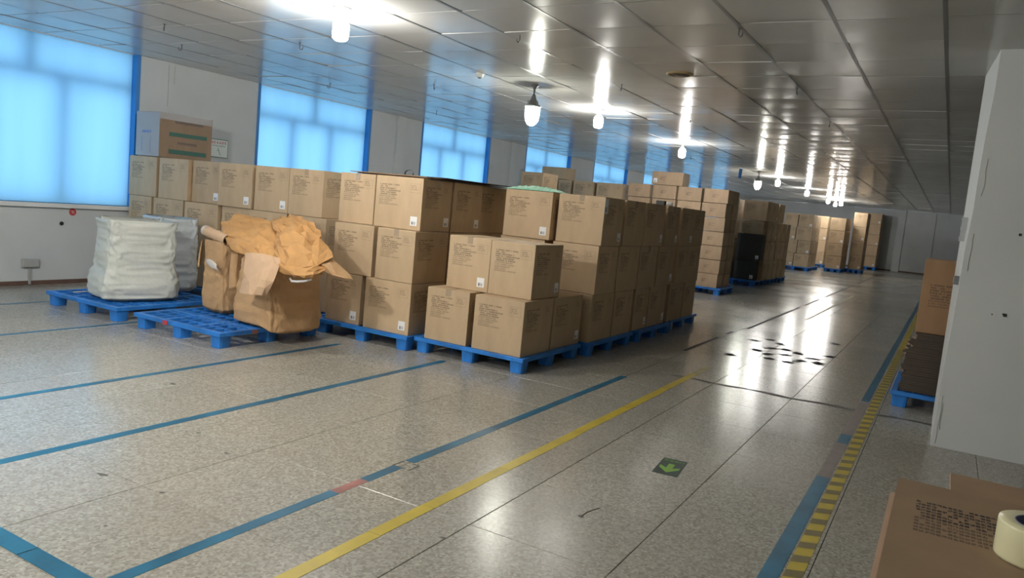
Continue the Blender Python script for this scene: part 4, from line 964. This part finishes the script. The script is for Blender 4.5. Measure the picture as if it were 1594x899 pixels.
# ------------------------------------------------------------------ right side: flat cartons behind the pillar
pallet(-.27, 6.94, 'blue pallet under flat dark cartons behind the pillar')
GR = 'flattened dark cartons piled behind the pillar'
z = PH + .001; k = 0
def ORD(k, n):
    w_ = ['lowest', 'second', 'third', 'fourth', 'fifth', 'sixth', 'seventh', 'eighth', 'ninth', 'tenth', 'eleventh', 'twelfth', 'thirteenth']
    if k == n - 1: return 'topmost'
    return ('lowest' if k == 0 else w_[k] + ' from the bottom') if k <= n // 2 else w_[n - 1 - k] + ' from the top'
off = [0, .004, -.006, .0, .01, .012, -.004, .008, .015, -.012, -.015, .006, .01, .02, -.01, .0, -.008, .035, .05, .055, .05, .045, .055, .06, .06]
for k in range(25):
    t = .0198; x = -.20 + off[k] + random.uniform(-.008, .008)
    mb = MB(); n = 6; Y0 = 7.02 + random.uniform(-.006, .006); Y1 = 7.95
    pts = [(x + random.uniform(-.022, .010) + (.02 * (i % 2)), Y0 + (Y1 - Y0) * i / n) for i in range(n + 1)] + [(.80, Y1), (.80, Y0)]
    b0 = len(mb.v); mb.v += [(p[0], p[1], z) for p in pts] + [(p[0], p[1], z + t - .0012) for p in pts]; L_ = len(pts)
    mb.face(tuple(range(b0 + L_, b0 + 2 * L_))); mb.face(tuple(reversed(range(b0, b0 + L_))))
    for i in range(L_): mb.cur = 1 if i < n else 0; j = (i + 1) % L_; mb.face((b0 + i, b0 + j, b0 + L_ + j, b0 + L_ + i))
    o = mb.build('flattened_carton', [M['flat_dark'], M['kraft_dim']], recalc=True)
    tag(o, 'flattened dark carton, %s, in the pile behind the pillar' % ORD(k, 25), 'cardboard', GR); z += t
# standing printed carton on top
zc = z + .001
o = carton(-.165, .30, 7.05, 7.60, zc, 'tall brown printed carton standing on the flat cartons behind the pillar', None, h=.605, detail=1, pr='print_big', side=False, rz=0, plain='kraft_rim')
# near table with flat printed cartons
tb = empty('work_table', (.55, 1.0, 0)); tag(tb, 'low grey table under flat cartons in the near right corner', 'table')
B(-.42, .55, -.75, .34, .79, .82).build('table_top', M['table_top'], tb)
for x in (-.38, .5):
    for y in (-.70, .30): B(x - .02, x + .02, y - .02, y + .02, 0, .79).build('leg', M['dark_metal'], tb)
GN = 'flat printed cartons on the near table'
def flatcarton(x0, x1, y0, y1, z, t, mtl, label, rz=0.0, rim=True):
    mb = B(0, x1 - x0, 0, y1 - y0, 0, t); me = mb.mesh('flat_carton', [M['kraft_rim'], mtl]); uL = me.uv_layers.new(name='UVL'); uR = me.uv_layers.new(name='UVR'); W_ = x1 - x0; D_ = y1 - y0
    for p in me.polygons:
        top_ = p.normal.z > .5; p.material_index = 1 if top_ else 0
        for li in p.loop_indices: c = me.vertices[me.loops[li].vertex_index].co; uL.data[li].uv = (c.x, D_ - c.y) if top_ else (-1, -1); uR.data[li].uv = (W_ - c.x, D_ - c.y) if top_ else (-1, -1)
    o = bpy.data.objects.new('flat_carton', me); o.location = (x0, y0, z); o.rotation_euler = (0, 0, rz); lk(o); return tag(o, label, 'cardboard', GN)
zt = .821; labs_ = ['lowest flat kraft carton on the near table', 'second flat kraft carton from below on the near table', 'third flat kraft carton from below on the near table', 'fourth flat kraft carton from below on the near table', 'fifth flat kraft carton from below on the near table']
for k in range(5):
    flatcarton(-.036 + random.uniform(0, .006) + (.0 if k != 3 else -.004), .92, .55, 1.56 + random.uniform(-.03, .0), zt, .014, M['kraft_rim'], labs_[k], random.uniform(-.006, .006)); zt += .0145
flatcarton(.062, .98, 1.05, 1.768, zt, .006, M['kraft_near'], 'plain flat kraft carton reaching out behind the printed one')
zt += .0065
nearc = flatcarton(-.026, .94, .60, 1.622, zt, .006, M['print_near'], 'flat kraft carton with dense print, topmost on the near table', .0)
zt += .0065
# tape roll
rt = empty('tape_roll', (.175, 1.345, zt + .0005)); tag(rt, 'thick cream roll of packing tape standing on the printed carton', 'tape roll')
mb = MB(); r0, r1, hh = .037, .057, .055
mb.lathe([(r0, 0), (r1, 0), (r1 + .0006, .004), (r1 + .0006, hh - .004), (r1, hh), (r0, hh)], 40, cap=False)
mt, nt, b = mat('tape_cream', (.62, .58, .36), .28, .5); M['tape_cream'] = mt; b.inputs['Subsurface Weight'].default_value = 0.0
mb.build('tape_wound', mt, rt, recalc=True)
mb = MB(); mb.lathe([(r0 - .003, 0), (r0, 0), (r0, hh + .0006), (r0 - .003, hh + .0006), (r0 - .003, 0)], 40, cap=False); mb.build('core', simple('core_blue', (.16, .17, .27), .6), rt, recalc=True)
